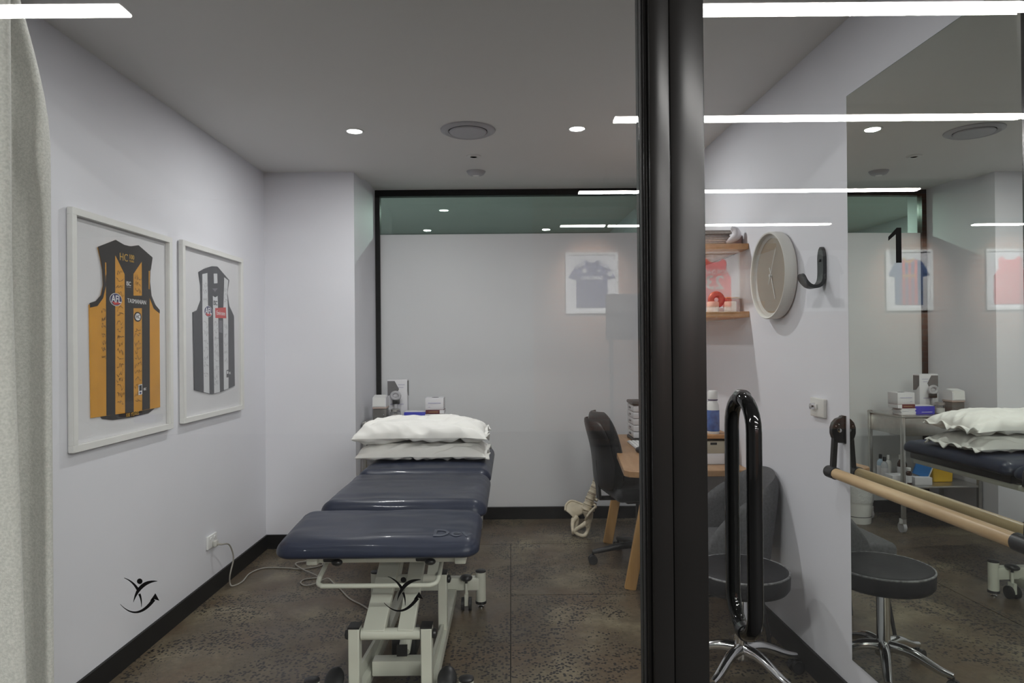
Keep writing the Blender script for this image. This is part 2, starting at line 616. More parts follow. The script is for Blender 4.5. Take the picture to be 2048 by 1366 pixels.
# back-to-back pull handle: an upright ring that goes through the glass
HX, HZ0, HZ1, HR = 0.4625, 0.800, 1.268, 0.0148
ring = []
oy = 0.066
for k in range(13):
    t = PI * k / 12
    ring.append((HX, GLASS_Y - oy * math.cos(t), HZ1 - 0.062 + 0.062 * math.sin(t)))
for k in range(13):
    t = PI * k / 12
    ring.append((HX, GLASS_Y + oy * math.cos(t), HZ0 + 0.062 - 0.062 * math.sin(t)))
hd = MB().tube(ring, HR, 20, closed=True).build('pull_handle', HANDLE, d1, smooth=60)
hd['label'] = 'long glossy black pull handle on both sides of the door glass'
MB().cyl((HX, GLASS_Y - 0.010, HZ1 + 0.0), (HX, GLASS_Y + 0.010, HZ1), HR + 0.002, n=20).build('collar', BLACKPL, hd)
MB().cyl((HX, GLASS_Y - 0.010, HZ0), (HX, GLASS_Y + 0.010, HZ0), HR + 0.002, n=20).build('collar', BLACKPL, hd)


# decals on the glass
def ribbon(mb, pts, ws, fn):
    P = [Vector((a, b, 0)) for a, b in pts]
    L, R = [], []
    for i, p in enumerate(P):
        d = (P[min(i + 1, len(P) - 1)] - P[max(i - 1, 0)]).normalized()
        nn = Vector((-d.y, d.x, 0))
        L.append(p + nn * ws[i] / 2)
        R.append(p - nn * ws[i] / 2)
    k = len(P)
    mb.add([fn(p.x, p.y) for p in L] + [fn(p.x, p.y) for p in R], [(i, i + 1, k + i + 1, k + i) for i in range(k - 1)])


def arc(ctrl, n=14):
    (x0, y0), (x1, y1), (x2, y2) = ctrl
    return [((1 - t) ** 2 * x0 + 2 * t * (1 - t) * x1 + t * t * x2, (1 - t) ** 2 * y0 + 2 * t * (1 - t) * y1 + t * t * y2) for t in [i / n for i in range(n + 1)]]


def logo(cx, cz):
    """leaping figure over an arrow that swings upward, flat black vinyl"""
    s = 1.37 / 1365.0
    fn = lambda u, v: (cx + u * s, GY0 - 0.0006, cz - v * s)
    mb = MB()
    taper = lambda n, w: [0.4 + w * math.sin(PI * min(1, (i + 0.3) / n * 0.98)) for i in range(n + 1)]
    ribbon(mb, arc([(-31, -33), (-14, -27), (-4, -10)]), [0.8 + 5.0 * (i / 14) for i in range(15)], fn)
    ribbon(mb, arc([(35, -26), (-2, -27), (-13, 16)]), taper(14, 7.2), fn)
    ribbon(mb, arc([(-1, -1), (4, 10), (3, 25)]), [5.0 - 4.2 * (i / 14) for i in range(15)], fn)
    ribbon(mb, arc([(-39, 19), (-6, 56), (28, 10)], 20), [0.8 + 6.4 * (i / 20) for i in range(21)], fn)
    mb.add([fn(*p) for p in ((31, -2), (39, 13), (29, 10), (20, 13))], [(0, 1, 2), (0, 2, 3)])
    circ = [(0.0 + 5.6 * math.cos(2 * PI * k / 20), -26 + 5.6 * math.sin(2 * PI * k / 20)) for k in range(20)]
    mb.add([fn(*p) for p in circ], [tuple(range(20))])
    o = mb.build('logo_decal', DECAL, w2, smooth=0)
    o['label'] = 'flat black logo of a leaping figure above an upward arrow'


logo(-0.745, 0.887)
logo(-0.219, 0.885)
s_ = 1.37 / 1365.0
fn1 = lambda u, v, t: (0.778 + (u - 1795) * s_, t, 1.572 - (v - 490) * s_)
MB().prism([(1774, 474), (1791, 456), (1800, 456), (1800, 526), (1789, 526), (1789, 469), (1774, 482)], fn1, GY0 - 0.0010, GY0 - 0.0004).build('number_decal', DECAL, d1, smooth=0)['label'] = 'black numeral 1 on the door glass'

# ================================================================== THE HALL BEHIND THE CAMERA (seen mirrored in the glass)
struct('wall_hall_back', MB().box(0.35, 10.5, -8.1, -8.0, 0, 4.0), BRICK)
struct('wall_hall_back_plaster', MB().box(-6.5, 0.35, -8.1, -8.0, 0, 4.0), HALLW)
struct('wall_hall_left', MB().box(-6.6, -6.5, -8.1, 1.3, 0, 4.0), HALLW)
struct('wall_hall_right', MB().box(10.5, 10.6, -8.1, 1.3, 0, 4.0), HALLW)
struct('wall_hall_front', MB().box(-6.5, -1.68, 1.30, 1.42, 0, 4.0).box(1.27, 10.5, 1.30, 1.42, 0, 4.0).box(-1.68, 1.27, 1.30, 1.33, 2.50, 4.0), HALLW)
struct('ceiling_hall', MB().box(-6.6, 10.6, -8.1, 1.42, 3.7, 3.8), HALLC)


def strip(x0, x1, y, w, label):
    t = thing('linear_light', label, 'light fitting', ((x0 + x1) / 2, y, 2.86), 0, 'linear lights of the hall')
    h = (x1 - x0) / 2
    MB().box(-h, h, -w / 2, w / 2, 0.0, 0.012).build('diffuser', STRIPM, t)
    MB().box(-h - 0.004, h + 0.004, -w / 2 - 0.004, w / 2 + 0.004, 0.0125, 0.085).build('housing', BLACKAL, t)
    for sx in (-h * 0.8, h * 0.8):
        MB().cyl((sx, 0, 0.085), (sx, 0, 0.84), 0.002, n=6).build('hanger_wire', CHROME, t)


strip(-4.6, -1.69, -0.27, 0.082, 'bright linear light mirrored at the upper left corner of the glass')
strip(0.66, 3.9, -0.31, 0.082, 'thickest bright linear light mirrored highest in the door glass')
strip(0.70, 4.0, -1.80, 0.085, 'bright linear light mirrored second from the top in the door glass')
strip(0.68, 4.02, -3.98, 0.085, 'bright linear light mirrored third from the top across the back frame')
strip(0.64, 1.20, -5.90, 0.085, 'short bright linear light mirrored lowest beside the black post')
strip(1.245, 4.06, -5.92, 0.085, 'bright linear light mirrored lowest, above the shelf and clock')
strip(5.98, 9.2, -6.05, 0.085, 'bright linear light mirrored lowest at the right edge of the mirror')


# ================================================================== FRAMED JERSEYS
def pic_frame(t, w, h, rail=0.027, depth=0.028, glaze=True):
    for a in ((0, w, h - rail, h), (0, w, 0, rail)):
        MB().rbox(0.006, depth, a[0], a[1], a[2], a[3], 0.001, 1).build('frame_rail', WHITEFR, t)
    for a in ((0, rail), (w - rail, w)):
        MB().rbox(0.006, depth, a[0], a[1], rail, h - rail, 0.001, 1).build('frame_rail', WHITEFR, t)
    MB().box(0.002, 0.006, 0.004, w - 0.004, 0.004, h - 0.004).build('backing_board', BOARD, t)
    if glaze:
        MB().box(depth - 0.0085, depth - 0.0073, rail - 0.002, w - rail + 0.002, rail - 0.002, h - rail + 0.002).build('glazing', FGLASS, t)


ON = lambda u, v, t: (t, u, v)


def flat(poly, name, mat, parent, t0, t1):
    return MB().prism(poly, ON, t0, t1).build(name, mat, parent, smooth=0, tri=True)


def disc_poly(cx, cy, rx, ry, n=24):
    return [(cx + rx * math.cos(2 * PI * k / n), cy + ry * math.sin(2 * PI * k / n)) for k in range(n)]


GOLD = M('jersey_gold', (0.70, 0.33, 0.030), 0.75, var=0.06, vscale=10, bump=0.06, bscale=30)
BROWN = M('jersey_dark_brown', (0.022, 0.017, 0.016), 0.75, var=0.1, bump=0.06, bscale=30)
JBLACK = M('jersey_black', (0.045, 0.047, 0.052), 0.75, var=0.1, bump=0.06, bscale=30)
JWHITE = M('jersey_white', (0.72, 0.73, 0.75), 0.75, var=0.03, bump=0.06, bscale=30)
NAVYP = M('print_navy', (0.035, 0.035, 0.13), 0.6)
REDP = M('print_red', (0.62, 0.05, 0.045), 0.6)
WHITEP = M('print_white', (0.85, 0.85, 0.86), 0.6, var=0.0)
GOLDP = M('print_gold', (0.62, 0.36, 0.05), 0.6)
INK = M('ink', (0.012, 0.012, 0.014), 0.6)
GREYINK = M('grey_ink', (0.16, 0.16, 0.18), 0.6)
UY, VZ = (0, 1, 0), (0, 0, 1)


def scribbles(parent, cols, mat, n_per, x, name='signatures'):
    mb = MB()
    rnd = random.Random(3)
    for (u0, v0), (u1, v1) in cols:
        va, vb = min(v0, v1), max(v0, v1)
        n = max(3, int((vb - va) / n_per))
        for i in range(n):
            cv = va + (vb - va) * (i + 0.5) / n
            width = (u1 - u0)
            pts = []
            k = rnd.randint(7, 11)
            sl = rnd.uniform(-0.2, 0.4)
            for j in range(k):
                a = j / (k - 1)
                pu = u0 + width * (0.08 + 0.84 * a) + rnd.uniform(-1, 1) * width * 0.10
                pv = cv + rnd.uniform(-1, 1) * n_per * 0.38 + sl * (a - 0.5) * width
                pts.append((pu, pv, 0))
            pp = [(p.x, p.y) for p in catmull(pts, 4)]
            ribbon(mb, pp, [0.0016 + 0.0008 * math.sin(q * 0.7) for q in range(len(pp))], lambda a, b: (x, a, b))
    o = mb.build(name, mat, parent, smooth=0)
    o['kind'] = 'stuff'
    return o


def afl_badge(parent, cu, cv, r, x):
    b = flat(disc_poly(cu, cv, r, r * 0.62), 'league_badge', WHITEP, parent, x, x + 0.001)
    flat(disc_poly(cu, cv, r * 0.94, r * 0.57), 'badge_field', NAVYP, b, x + 0.001, x + 0.0014)
    flat([(cu - r * 0.7, cv - r * 0.22), (cu + r * 0.8, cv - r * 0.22), (cu + r * 0.55, cv - r * 0.42), (cu - r * 0.3, cv - r * 0.52)], 'badge_stripe', REDP, b, x + 0.0014, x + 0.0018)
    text_part('badge_lettering', 'AFL', WHITEP, b, (x + 0.0022, cu, cv + 0.001), UY, VZ, r * 0.98, bold=0.0006)
    return b


J1 = {
 'body': [(0.31, 0.852), (0.373, 0.839), (0.421, 0.84), (0.483, 0.855), (0.602, 0.813), (0.584, 0.758), (0.58, 0.7), (0.592, 0.637), (0.626, 0.596), (0.665, 0.573), (0.665, 0.113), (0.487, 0.112), (0.296, 0.116), (0.135, 0.119), (0.128, 0.568), (0.167, 0.578), (0.204, 0.607), (0.225, 0.656), (0.221, 0.712), (0.203, 0.767), (0.187, 0.803)],
 'tail': [(0.193, 0.126), (0.62, 0.121), (0.617, 0.11), (0.565, 0.094), (0.412, 0.09), (0.284, 0.094), (0.211, 0.107)],
 's1': [(0.238, 0.815), (0.304, 0.84), (0.297, 0.116), (0.234, 0.118)],
 's2': [(0.374, 0.748), (0.442, 0.756), (0.437, 0.113), (0.37, 0.115)],
 's3': [(0.512, 0.845), (0.598, 0.813), (0.577, 0.729), (0.572, 0.114), (0.507, 0.113)],
 'yoke': [(0.189, 0.803), (0.31, 0.85), (0.373, 0.838), (0.421, 0.839), (0.483, 0.853), (0.600, 0.813), (0.584, 0.756), (0.554, 0.753), (0.511, 0.788), (0.438, 0.72), (0.374, 0.715), (0.309, 0.786), (0.301, 0.784), (0.301, 0.743), (0.218, 0.724), (0.203, 0.767)],
 'block': [(0.376, 0.622), (0.552, 0.634), (0.551, 0.577), (0.376, 0.567)],
 'trimL': [(0.128, 0.575), (0.167, 0.585), (0.204, 0.613), (0.219, 0.655), (0.215, 0.711), (0.2, 0.766), (0.218, 0.772), (0.231, 0.713), (0.236, 0.653), (0.216, 0.601), (0.177, 0.566), (0.129, 0.557)],
 'trimR': [(0.602, 0.813), (0.584, 0.758), (0.58, 0.7), (0.592, 0.637), (0.626, 0.596), (0.665, 0.574), (0.665, 0.558), (0.612, 0.578), (0.575, 0.629), (0.562, 0.699), (0.568, 0.76)],
 'goldL': [(0.23, 0.748), (0.237, 0.749), (0.238, 0.698), (0.231, 0.694)],
 'goldR': [(0.568, 0.75), (0.577, 0.751), (0.574, 0.664), (0.567, 0.667)],
 'badge': [(0.476, 0.23), (0.505, 0.232), (0.505, 0.186), (0.475, 0.184)]}
t = thing('framed_jersey', 'white framed gold and dark brown striped sleeveless jersey with signatures', 'framed jersey', (-1.68, 2.578, 0.982), 0, 'framed jerseys on the left wall')
pic_frame(t, 0.762, 0.932)
flat(J1['tail'], 'rear_hem', BROWN, t, 0.0065, 0.0095)
jb = flat(J1['body'], 'jersey', GOLD, t, 0.0070, 0.0120)
jb['label'] = 'gold jersey with dark vertical stripes'
for k in ('s1', 's2', 's3'):
    flat(J1[k], 'stripe', BROWN, jb, 0.0115, 0.0126)
flat([(0.397 + (u - 0.397) * 1.022, v + (0.003 if v > 0.79 else 0)) for u, v in J1['yoke']], 'yoke', BROWN, jb, 0.0115, 0.0128)
flat(J1['block'], 'sponsor_panel', BROWN, jb, 0.0115, 0.0130)
for k in ('trimL', 'trimR'):
    flat(J1[k], 'armhole_trim', BROWN, jb, 0.0115, 0.0132)
for k in ('goldL', 'goldR'):
    flat(J1[k], 'shoulder_line', GOLD, jb, 0.0126, 0.0136)
text_part('sponsor_lettering', 'TASMANIAN', WHITEP, jb, (0.0134, 0.468, 0.601), UY, VZ, 0.027)
text_part('maker_mark', 'ISC', WHITEP, jb, (0.0134, 0.402, 0.675), UY, VZ, 0.026, bold=0.0004)
text_part('maker_line', '____', WHITEP, jb, (0.0134, 0.402, 0.668), UY, VZ, 0.018)
text_part('monogram', 'HC', GOLDP, jb, (0.0134, 0.366, 0.785), UY, VZ, 0.046)
text_part('centenary_mark', '100', GOLDP, jb, (0.0134, 0.427, 0.794), UY, VZ, 0.028, bold=0.0006)
text_part('centenary_words', 'YEARS', GOLDP, jb, (0.0134, 0.427, 0.776), UY, VZ, 0.013)
text_part('hem_lettering', '100 YEARS', GOLDP, jb, (0.0134, 0.425, 0.1035), UY, VZ, 0.023)
text_part('small_mark', 'ISC', WHITEP, jb, (0.0134, 0.53, 0.207), UY, VZ, 0.016)
bd = flat(J1['badge'], 'cup_patch', WHITEP, jb, 0.0128, 0.0138)
flat([(0.480, 0.227), (0.501, 0.228), (0.501, 0.203), (0.480, 0.202)], 'patch_field', INK, bd, 0.0138, 0.0141)
flat(disc_poly(0.490, 0.193, 0.008, 0.005), 'patch_oval', NAVYP, bd, 0.0138, 0.0141)
cr = flat(disc_poly(0.473, 0.534, 0.030, 0.022), 'club_crest', INK, jb, 0.0128, 0.0136)
flat(disc_poly(0.473, 0.534, 0.022, 0.016), 'crest_field', WHITEP, cr, 0.0136, 0.0139)
text_part('crest_lettering', 'HC', INK, cr, (0.0143, 0.473, 0.534), UY, VZ, 0.024)
afl_badge(jb, 0.305, 0.600, 0.044, 0.0130)
scribbles(jb, [((0.203, 0.566), (0.233, 0.34)), ((0.308, 0.734), (0.363, 0.151)), ((0.447, 0.722), (0.509, 0.638)), ((0.444, 0.497), (0.503, 0.145))], INK, 0.030, 0.0134)

J2 = {
 'body': [(0.212, 0.788), (0.283, 0.815), (0.375, 0.838), (0.442, 0.844), (0.604, 0.781), (0.577, 0.705), (0.601, 0.629), (0.669, 0.571), (0.674, 0.151), (0.582, 0.139), (0.47, 0.126), (0.363, 0.123), (0.254, 0.141), (0.151, 0.16), (0.141, 0.569), (0.192, 0.583), (0.236, 0.64), (0.234, 0.719)],
 'w1': [(0.249, 0.781), (0.31, 0.793), (0.317, 0.548), (0.326, 0.130), (0.258, 0.141), (0.247, 0.577)],
 'w2': [(0.378, 0.672), (0.408, 0.666), (0.439, 0.676), (0.444, 0.587), (0.46, 0.127), (0.386, 0.126), (0.38, 0.551)],
 'w3': [(0.531, 0.791), (0.587, 0.779), (0.572, 0.705), (0.581, 0.558), (0.580, 0.140), (0.516, 0.135), (0.513, 0.556)],
 'collar': [(0.391, 0.798), (0.436, 0.803), (0.439, 0.749), (0.394, 0.743)],
 'collar2': [(0.367, 0.714), (0.444, 0.72), (0.405, 0.696)],
 'red': [(0.405, 0.605), (0.549, 0.617), (0.554, 0.553), (0.408, 0.55)],
 'crest': [(0.457, 0.537), (0.5, 0.538), (0.499, 0.466), (0.456, 0.47)],
 'badge': [(0.553, 0.248), (0.58, 0.251), (0.58, 0.207), (0.552, 0.206)]}
t = thing('framed_jersey', 'white framed black and white striped sleeveless jersey nearest the corner', 'framed jersey', (-1.68, 3.446, 0.992), 0, 'framed jerseys on the left wall')
pic_frame(t, 0.778, 0.930)
jb = flat(J2['body'], 'jersey', JBLACK, t, 0.0070, 0.0120)
jb['label'] = 'black jersey with three white vertical stripes'
for k in ('w1', 'w2', 'w3'):
    flat(J2[k], 'stripe', JWHITE, jb, 0.0115, 0.0126)
flat(J2['collar'], 'collar_tag', JWHITE, jb, 0.0115, 0.0126)
flat(J2['collar2'], 'collar_print', GREYINK, jb, 0.0115, 0.0126)
rp = flat(J2['red'], 'sponsor_panel', REDP, jb, 0.0118, 0.0134)
text_part('sponsor_lettering', 'Emirates', WHITEP, rp, (0.0140, 0.479, 0.579), UY, VZ, 0.034)
text_part('maker_mark', 'ISC', INK, jb, (0.0132, 0.409, 0.633), UY, VZ, 0.036, bold=0.0006)
flat(J2['crest'], 'club_crest', GREYINK, jb, 0.0118, 0.0130)
bd = flat(J2['badge'], 'cup_patch', INK, jb, 0.0118, 0.0134)
flat([(0.558, 0.243), (0.575, 0.245), (0.575, 0.228), (0.558, 0.227)], 'patch_field', WHITEP, bd, 0.0134, 0.0138)
text_part('small_mark', 'ISC', WHITEP, jb, (0.0134, 0.600, 0.230), UY, VZ, 0.018)
afl_badge(jb, 0.315, 0.582, 0.050, 0.0130)
scribbles(jb, [((0.254, 0.75), (0.31, 0.62)), ((0.256, 0.53), (0.318, 0.22)), ((0.386, 0.54), (0.448, 0.16)), ((0.522, 0.74), (0.572, 0.63)), ((0.520, 0.53), (0.572, 0.28))], GREYINK, 0.042, 0.0134)

# ---- five more on the brick wall of the hall (frame-local: y runs to the viewer's left on that wall)
TEE = [(0.30, 0.84), (0.36, 0.80), (0.42, 0.80), (0.48, 0.84), (0.62, 0.76), (0.74, 0.56), (0.63, 0.53), (0.62, 0.56), (0.62, 0.09), (0.16, 0.09), (0.16, 0.56), (0.15, 0.53), (0.04, 0.56), (0.16, 0.76)]
SING = [(0.26, 0.85), (0.32, 0.79), (0.46, 0.79), (0.52, 0.85), (0.58, 0.80), (0.57, 0.66), (0.65, 0.54), (0.65, 0.09), (0.13, 0.09), (0.13, 0.54), (0.21, 0.66), (0.20, 0.80)]
JR = M('jersey_red', (0.62, 0.035, 0.045), 0.75)
JN = M('jersey_slate_blue', (0.045, 0.055, 0.14), 0.75)
JG = M('jersey_dark_grey', (0.05, 0.05, 0.058), 0.75)
JSTEEL = M('jersey_steel_blue', (0.07, 0.11, 0.24), 0.75)
JY = M('jersey_yellow_print', (0.75, 0.45, 0.03), 0.6)
JGREY = M('print_silver_green', (0.32, 0.40, 0.36), 0.6)


def hall_frame(px0, w, label):
    # px0: smaller X edge of the frame on the brick wall; the thing's origin sits at its larger X edge
    t = thing('framed_jersey', label, 'framed jersey', (px0 + w, -8.0, 1.85), PI / 2, 'framed jerseys on the hall brick wall')
    pic_frame(t, w, 0.96, 0.04, 0.034, glaze=False)
    return t


def scale_poly(p, w):
    return [(u * w / 0.78, v) for u, v in p]


t = hall_frame(0.865, 0.83, 'framed slate blue short sleeved jersey mirrored in the glass beside the black post')
j = flat(scale_poly(TEE, 0.83), 'jersey', JN, t, 0.007, 0.013)
for sg in (0, 1):
    f_ = lambda u: (0.83 - u) if sg else u
    for k in range(3):
        flat([(f_(0.30 - k * 0.0), 0.835 - 0.026 * k), (f_(0.165), 0.765 - 0.026 * k), (f_(0.165), 0.750 - 0.026 * k), (f_(0.30), 0.820 - 0.026 * k)], 'shoulder_stripe', JWHITE, j, 0.012, 0.0145)
text_part('sponsor_lettering', 'SAMSUNG', WHITEP, j, (0.0145, 0.415, 0.555), UY, VZ, 0.075, bold=0.002)
flat(disc_poly(0.53, 0.67, 0.03, 0.035), 'club_crest', JWHITE, j, 0.012, 0.0145)
flat(disc_poly(0.31, 0.67, 0.022, 0.018), 'maker_mark', JWHITE, j, 0.012, 0.0145)
flat(disc_poly(0.13, 0.62, 0.04, 0.04), 'sleeve_patch', JWHITE, j, 0.012, 0.0145)
t = hall_frame(2.82, 0.78, 'framed red basketball singlet numbered 23 mirrored over the wall shelves')
j = flat(scale_poly(SING, 0.78), 'jersey', JR, t, 0.007, 0.013)
text_part('number', '23', JGREY, j, (0.0145, 0.39, 0.46), UY, VZ, 0.30, bold=0.006)
text_part('name_lettering', 'JORDAN', WHITEP, j, (0.0145, 0.39, 0.63), UY, VZ, 0.10, bold=0.002)
t = hall_frame(4.56, 0.72, 'framed dark grey patterned jersey mirrored behind the black coat hook')
j = flat([(0.29, 0.90), (0.35, 0.86), (0.41, 0.90), (0.58, 0.86), (0.685, 0.60), (0.64, 0.56), (0.62, 0.62), (0.62, 0.06), (0.10, 0.06), (0.10, 0.62), (0.08, 0.56), (0.035, 0.60), (0.14, 0.86)], 'jersey', JG, t, 0.007, 0.013)
text_part('sponsor_lettering', '33', WHITEP, j, (0.0145, 0.36, 0.55), UY, VZ, 0.10)
t = hall_frame(5.90, 0.74, 'framed blue and red striped jersey mirrored in the wall mirror under the numeral')
j = flat(scale_poly(TEE, 0.74), 'jersey', JSTEEL, t, 0.007, 0.013)
for u in (0.24, 0.335, 0.43):
    flat([(u, 0.09), (u + 0.045, 0.09), (u + 0.045, 0.80), (u, 0.80)], 'stripe', JR, j, 0.012, 0.014)
text_part('sponsor_lettering', 'Rakuten', JY, j, (0.0155, 0.37, 0.55), UY, VZ, 0.06, bold=0.002)
cb = catmull([(0.29, 0.83, 0), (0.33, 0.775, 0), (0.37, 0.765, 0), (0.41, 0.775, 0), (0.455, 0.83, 0)], 4)
mbr = MB()
ribbon(mbr, [(p.x, p.y) for p in cb], [0.022] * len(cb), lambda a, b: (0.0155, a, b))
mbr.build('collar_band', JY, j, smooth=0)
t = hall_frame(7.48, 0.78, 'framed red singlet mirrored at the far right edge of the mirror')
flat(scale_poly(SING, 0.78), 'jersey', JR, t, 0.007, 0.013)
t = thing('display_screen', 'dark flat screen on a stand mirrored faintly beside the office chair', 'screen', (1.62, -6.6, 0), 0)
MB().rbox(-0.32, 0.32, -0.03, 0.03, 1.42, 2.05, 0.01).build('screen_panel', M('dark_screen', (0.02, 0.02, 0.025), 0.3), t)
MB().cyl((-0.25, 0, 0.04), (-0.25, 0, 1.6), 0.03).build('pole', BLACKAL, t)
MB().rbox(-0.55, 0.1, -0.25, 0.25, 0, 0.04, 0.01).build('base', BLACKPL, t)

def added_spot(x, label):  # unseen fitting, added so the framed jerseys mirror brighter in the glass
    t = thing('added_spotlight', label, 'spotlight', (x, -6.3, 3.70), 0, 'added unseen spotlights of the hall')
    MB().cyl((0, 0, 0), (0, 0, -0.12), 0.012, n=10).build('stem', BLACKAL, t)
    MB().cyl((0, 0.05, -0.10), (0, -0.09, -0.20), 0.04, n=18).build('can', BLACKAL, t)
    sd = bpy.data.lights.new('lamp', 'SPOT')
    sd.energy = SPOT_W
    sd.spot_size = math.radians(46)
    sd.spot_blend = 0.8
    sd.shadow_soft_size = 0.03
    so = bpy.data.objects.new('lamp', sd)
    COL.objects.link(so)
    so.parent = t
    so.location = (0, -0.105, -0.211)
    so.rotation_euler = (math.radians(-54), 0, 0)


for x_, l_ in ((1.28, 'added unseen spotlight over the slate blue jersey'), (3.20, 'added unseen spotlight over the red numbered singlet'),
               (6.27, 'added unseen spotlight over the striped jersey'), (7.87, 'added unseen spotlight over the rightmost red singlet')):
    added_spot(x_, l_)

# ================================================================== CEILING FITTINGS
def downlight(x, y, label, z=CEIL, k=1.0):
    t = thing('downlight', label, 'downlight', (x, y, z), 0, 'recessed ceiling downlights')
    MB().lathe([(0.040, -0.0002), (0.042, -0.004), (0.050, -0.004), (0.052, -0.0002)], n=28).build('trim_ring', WHITEPL, t)
    MB().lathe([(0.001, -0.0025), (0.0405, -0.0025), (0.0405, -0.0005), (0.001, -0.0005)], n=28).build('lens', LENSM, t)
    ld = bpy.data.lights.new('lamp', 'AREA')
    ld.shape = 'DISK'
    ld.size = 0.075
    ld.energy = DOWNLIGHT_W * k
    ld.spread = math.radians(180)
    ld.color = (1.0, 0.995, 0.99)
    lo = bpy.data.objects.new('lamp', ld)
    COL.objects.link(lo)
    lo.parent = t
    lo.location = (0, 0, -0.006)
    return t


downlight(-0.855, 3.77, 'lit round downlight above the bed on the left side of the ceiling')
downlight(0.374, 3.758, 'lit round downlight on the right side of the ceiling near the post')
downlight(-0.855, 2.02, 'lit round downlight above the framed gold jersey, near the front glass', k=0.42)
downlight(0.374, 2.02, 'lit round downlight above the barre, near the front glass', k=0.42)
downlight(-0.60, 6.20, 'lit downlight in the next room seen through the clear strip of back glass', z=2.602, k=2.0)
t = thing('ceiling_vent', 'large round white air vent in the ceiling between the downlights', 'air vent', (-0.228, 3.769, CEIL))
MB().lathe([(0.105, -0.001), (0.110, -0.010), (0.128, -0.016), (0.150, -0.006), (0.152, -0.0005), (0.105, -0.0005)], n=40).build('rim', GREYPL, t)
MB().lathe([(0.001, -0.020), (0.098, -0.018), (0.104, -0.012), (0.100, -0.006), (0.001, -0.006)], n=40).build('centre_plate', GREYPL, t)
MB().lathe([(0.001, -0.0035), (0.112, -0.0035), (0.112, -0.0005), (0.001, -0.0005)], n=40).build('throat', BLACKGAP, t)
t = thing('ceiling_sensor', 'small white round sensor cover behind the air vent', 'sensor', (-0.226, 4.29, CEIL))
MB().lathe([(0.001, -0.007), (0.036, -0.007), (0.044, -0.004), (0.046, -0.0005), (0.001, -0.0005)], n=28).build('cover', CEILM, t)
MB().lathe([(0.020, -0.0075), (0.024, -0.009), (0.028, -0.0075)], n=28).build('ring', WHITEPL, t)
t = thing('smoke_detector', 'flat grey smoke detector on the ceiling near the back glass', 'smoke detector', (-0.23, 4.676, CEIL))
MB().lathe([(0.001, -0.030), (0.030, -0.030), (0.052, -0.022), (0.060, -0.012), (0.066, -0.0005), (0.001, -0.0005)], n=32).build('body', GREYPL, t)
MB().lathe([(0.001, -0.034), (0.020, -0.033), (0.024, -0.030), (0.001, -0.030)], n=24).build('sensor_cap', WHITEPL, t)

# ================================================================== CURTAIN
cur = MB()
NZ = 40
ctrl = [(-1.665, 1.50), (-1.60, 1.60), (-1.54, 1.47), (-1.47, 1.62), (-1.40, 1.47), (-1.33, 1.62), (-1.25, 1.48), (-1.19, 1.465), (-1.105, 1.478), (-1.098, 1.50),
        (-1.15, 1.54), (-1.205, 1.60), (-1.215, 1.66), (-1.19, 1.680), (-1.155, 1.672), (-1.132, 1.665), (-1.134, 1.682), (-1.16, 1.70)]
rows = []
for i in range(NZ + 1):
    z = 0.02 + (2.50 - 0.02) * i / NZ
    f = i / NZ
    c2 = []
    for k, (x, y) in enumerate(ctrl):
        if k in (7, 8, 9):                       # leading fold swings out towards the floor
            x = x + 0.042 * max(0.0, 0.62 - f) / 0.62 * (1 if k > 7 else 0.5) + 0.0
        if k >= 11:                              # the back fold is gathered towards the heading
            q = max(0.0, (z - 1.86) / 0.64)
            q = q * q * (3 - 2 * q)
            x = x - 0.085 * q * (1 if k >= 13 else 0.4)
            y = y - 0.05 * q
            if 13 <= k <= 15:
                y -= 0.022 * math.exp(-((z - 1.86) / 0.10) ** 2)
        c2.append((x, y, z))
    rows.append(catmull(c2, 5))
n = len(rows[0])
for r_ in rows:
    cur.v += [tuple(p) for p in r_]
for i in range(NZ):
    for k in range(n - 1):
        cur.f.append((i * n + k, i * n + k + 1, (i + 1) * n + k + 1, (i + 1) * n + k))
t = thing('curtain', 'long grey linen curtain gathered at the left edge behind the glass', 'curtain', (0, 0, 0))
co = cur.build('drape', CURT, t, smooth=80)
md = co.modifiers.new('thick', 'SOLIDIFY')
md.thickness = 0.003
MB().box(-1.68, 0.24, 1.55, 1.59, 2.535, CEIL - 0.0005).build('track', BLACKAL, t)

# ================================================================== TREATMENT TABLE
t = bed = thing('treatment_table', 'navy vinyl height-adjustable treatment table with cream steel base', 'treatment table', (-0.448, 2.36, 0))


def cushion_top(box, r, seed, wr, x, y):
    x0, x1, y0, y1, z0, z1 = box
    cx, cy, hx, hy = (x0 + x1) / 2, (y0 + y1) / 2, (x1 - x0) / 2, (y1 - y0) / 2
    rp = 0.060
    dx = max(0.0, abs(x - cx) - (hx - rp)) / rp
    dy = max(0.0, abs(y - cy) - (hy - rp)) / rp
    return z1 - r + r * math.sqrt(max(0.0, 1 - dx * dx - dy * dy))


def cushion_wave(box, seed, wr, x, y, z):
    x0, x1, y0, y1, z0, z1 = box
    u, v = (x - (x0 + x1) / 2) / ((x1 - x0) / 2), (y - (y0 + y1) / 2) / ((y1 - y0) / 2)
    d = max(0.0, 1 - u * u) * max(0.0, 1 - v * v)
    w = noise.noise(Vector((x * 3.2 + seed, y * 15.0 + seed * 7, z * 12 + seed))) + 0.5 * noise.noise(Vector((x * 8 + seed, y * 26.0, seed)))
    return 0.006 * d + w * wr * (0.35 + 0.65 * min(1.0, 3 * abs(v) ** 2))


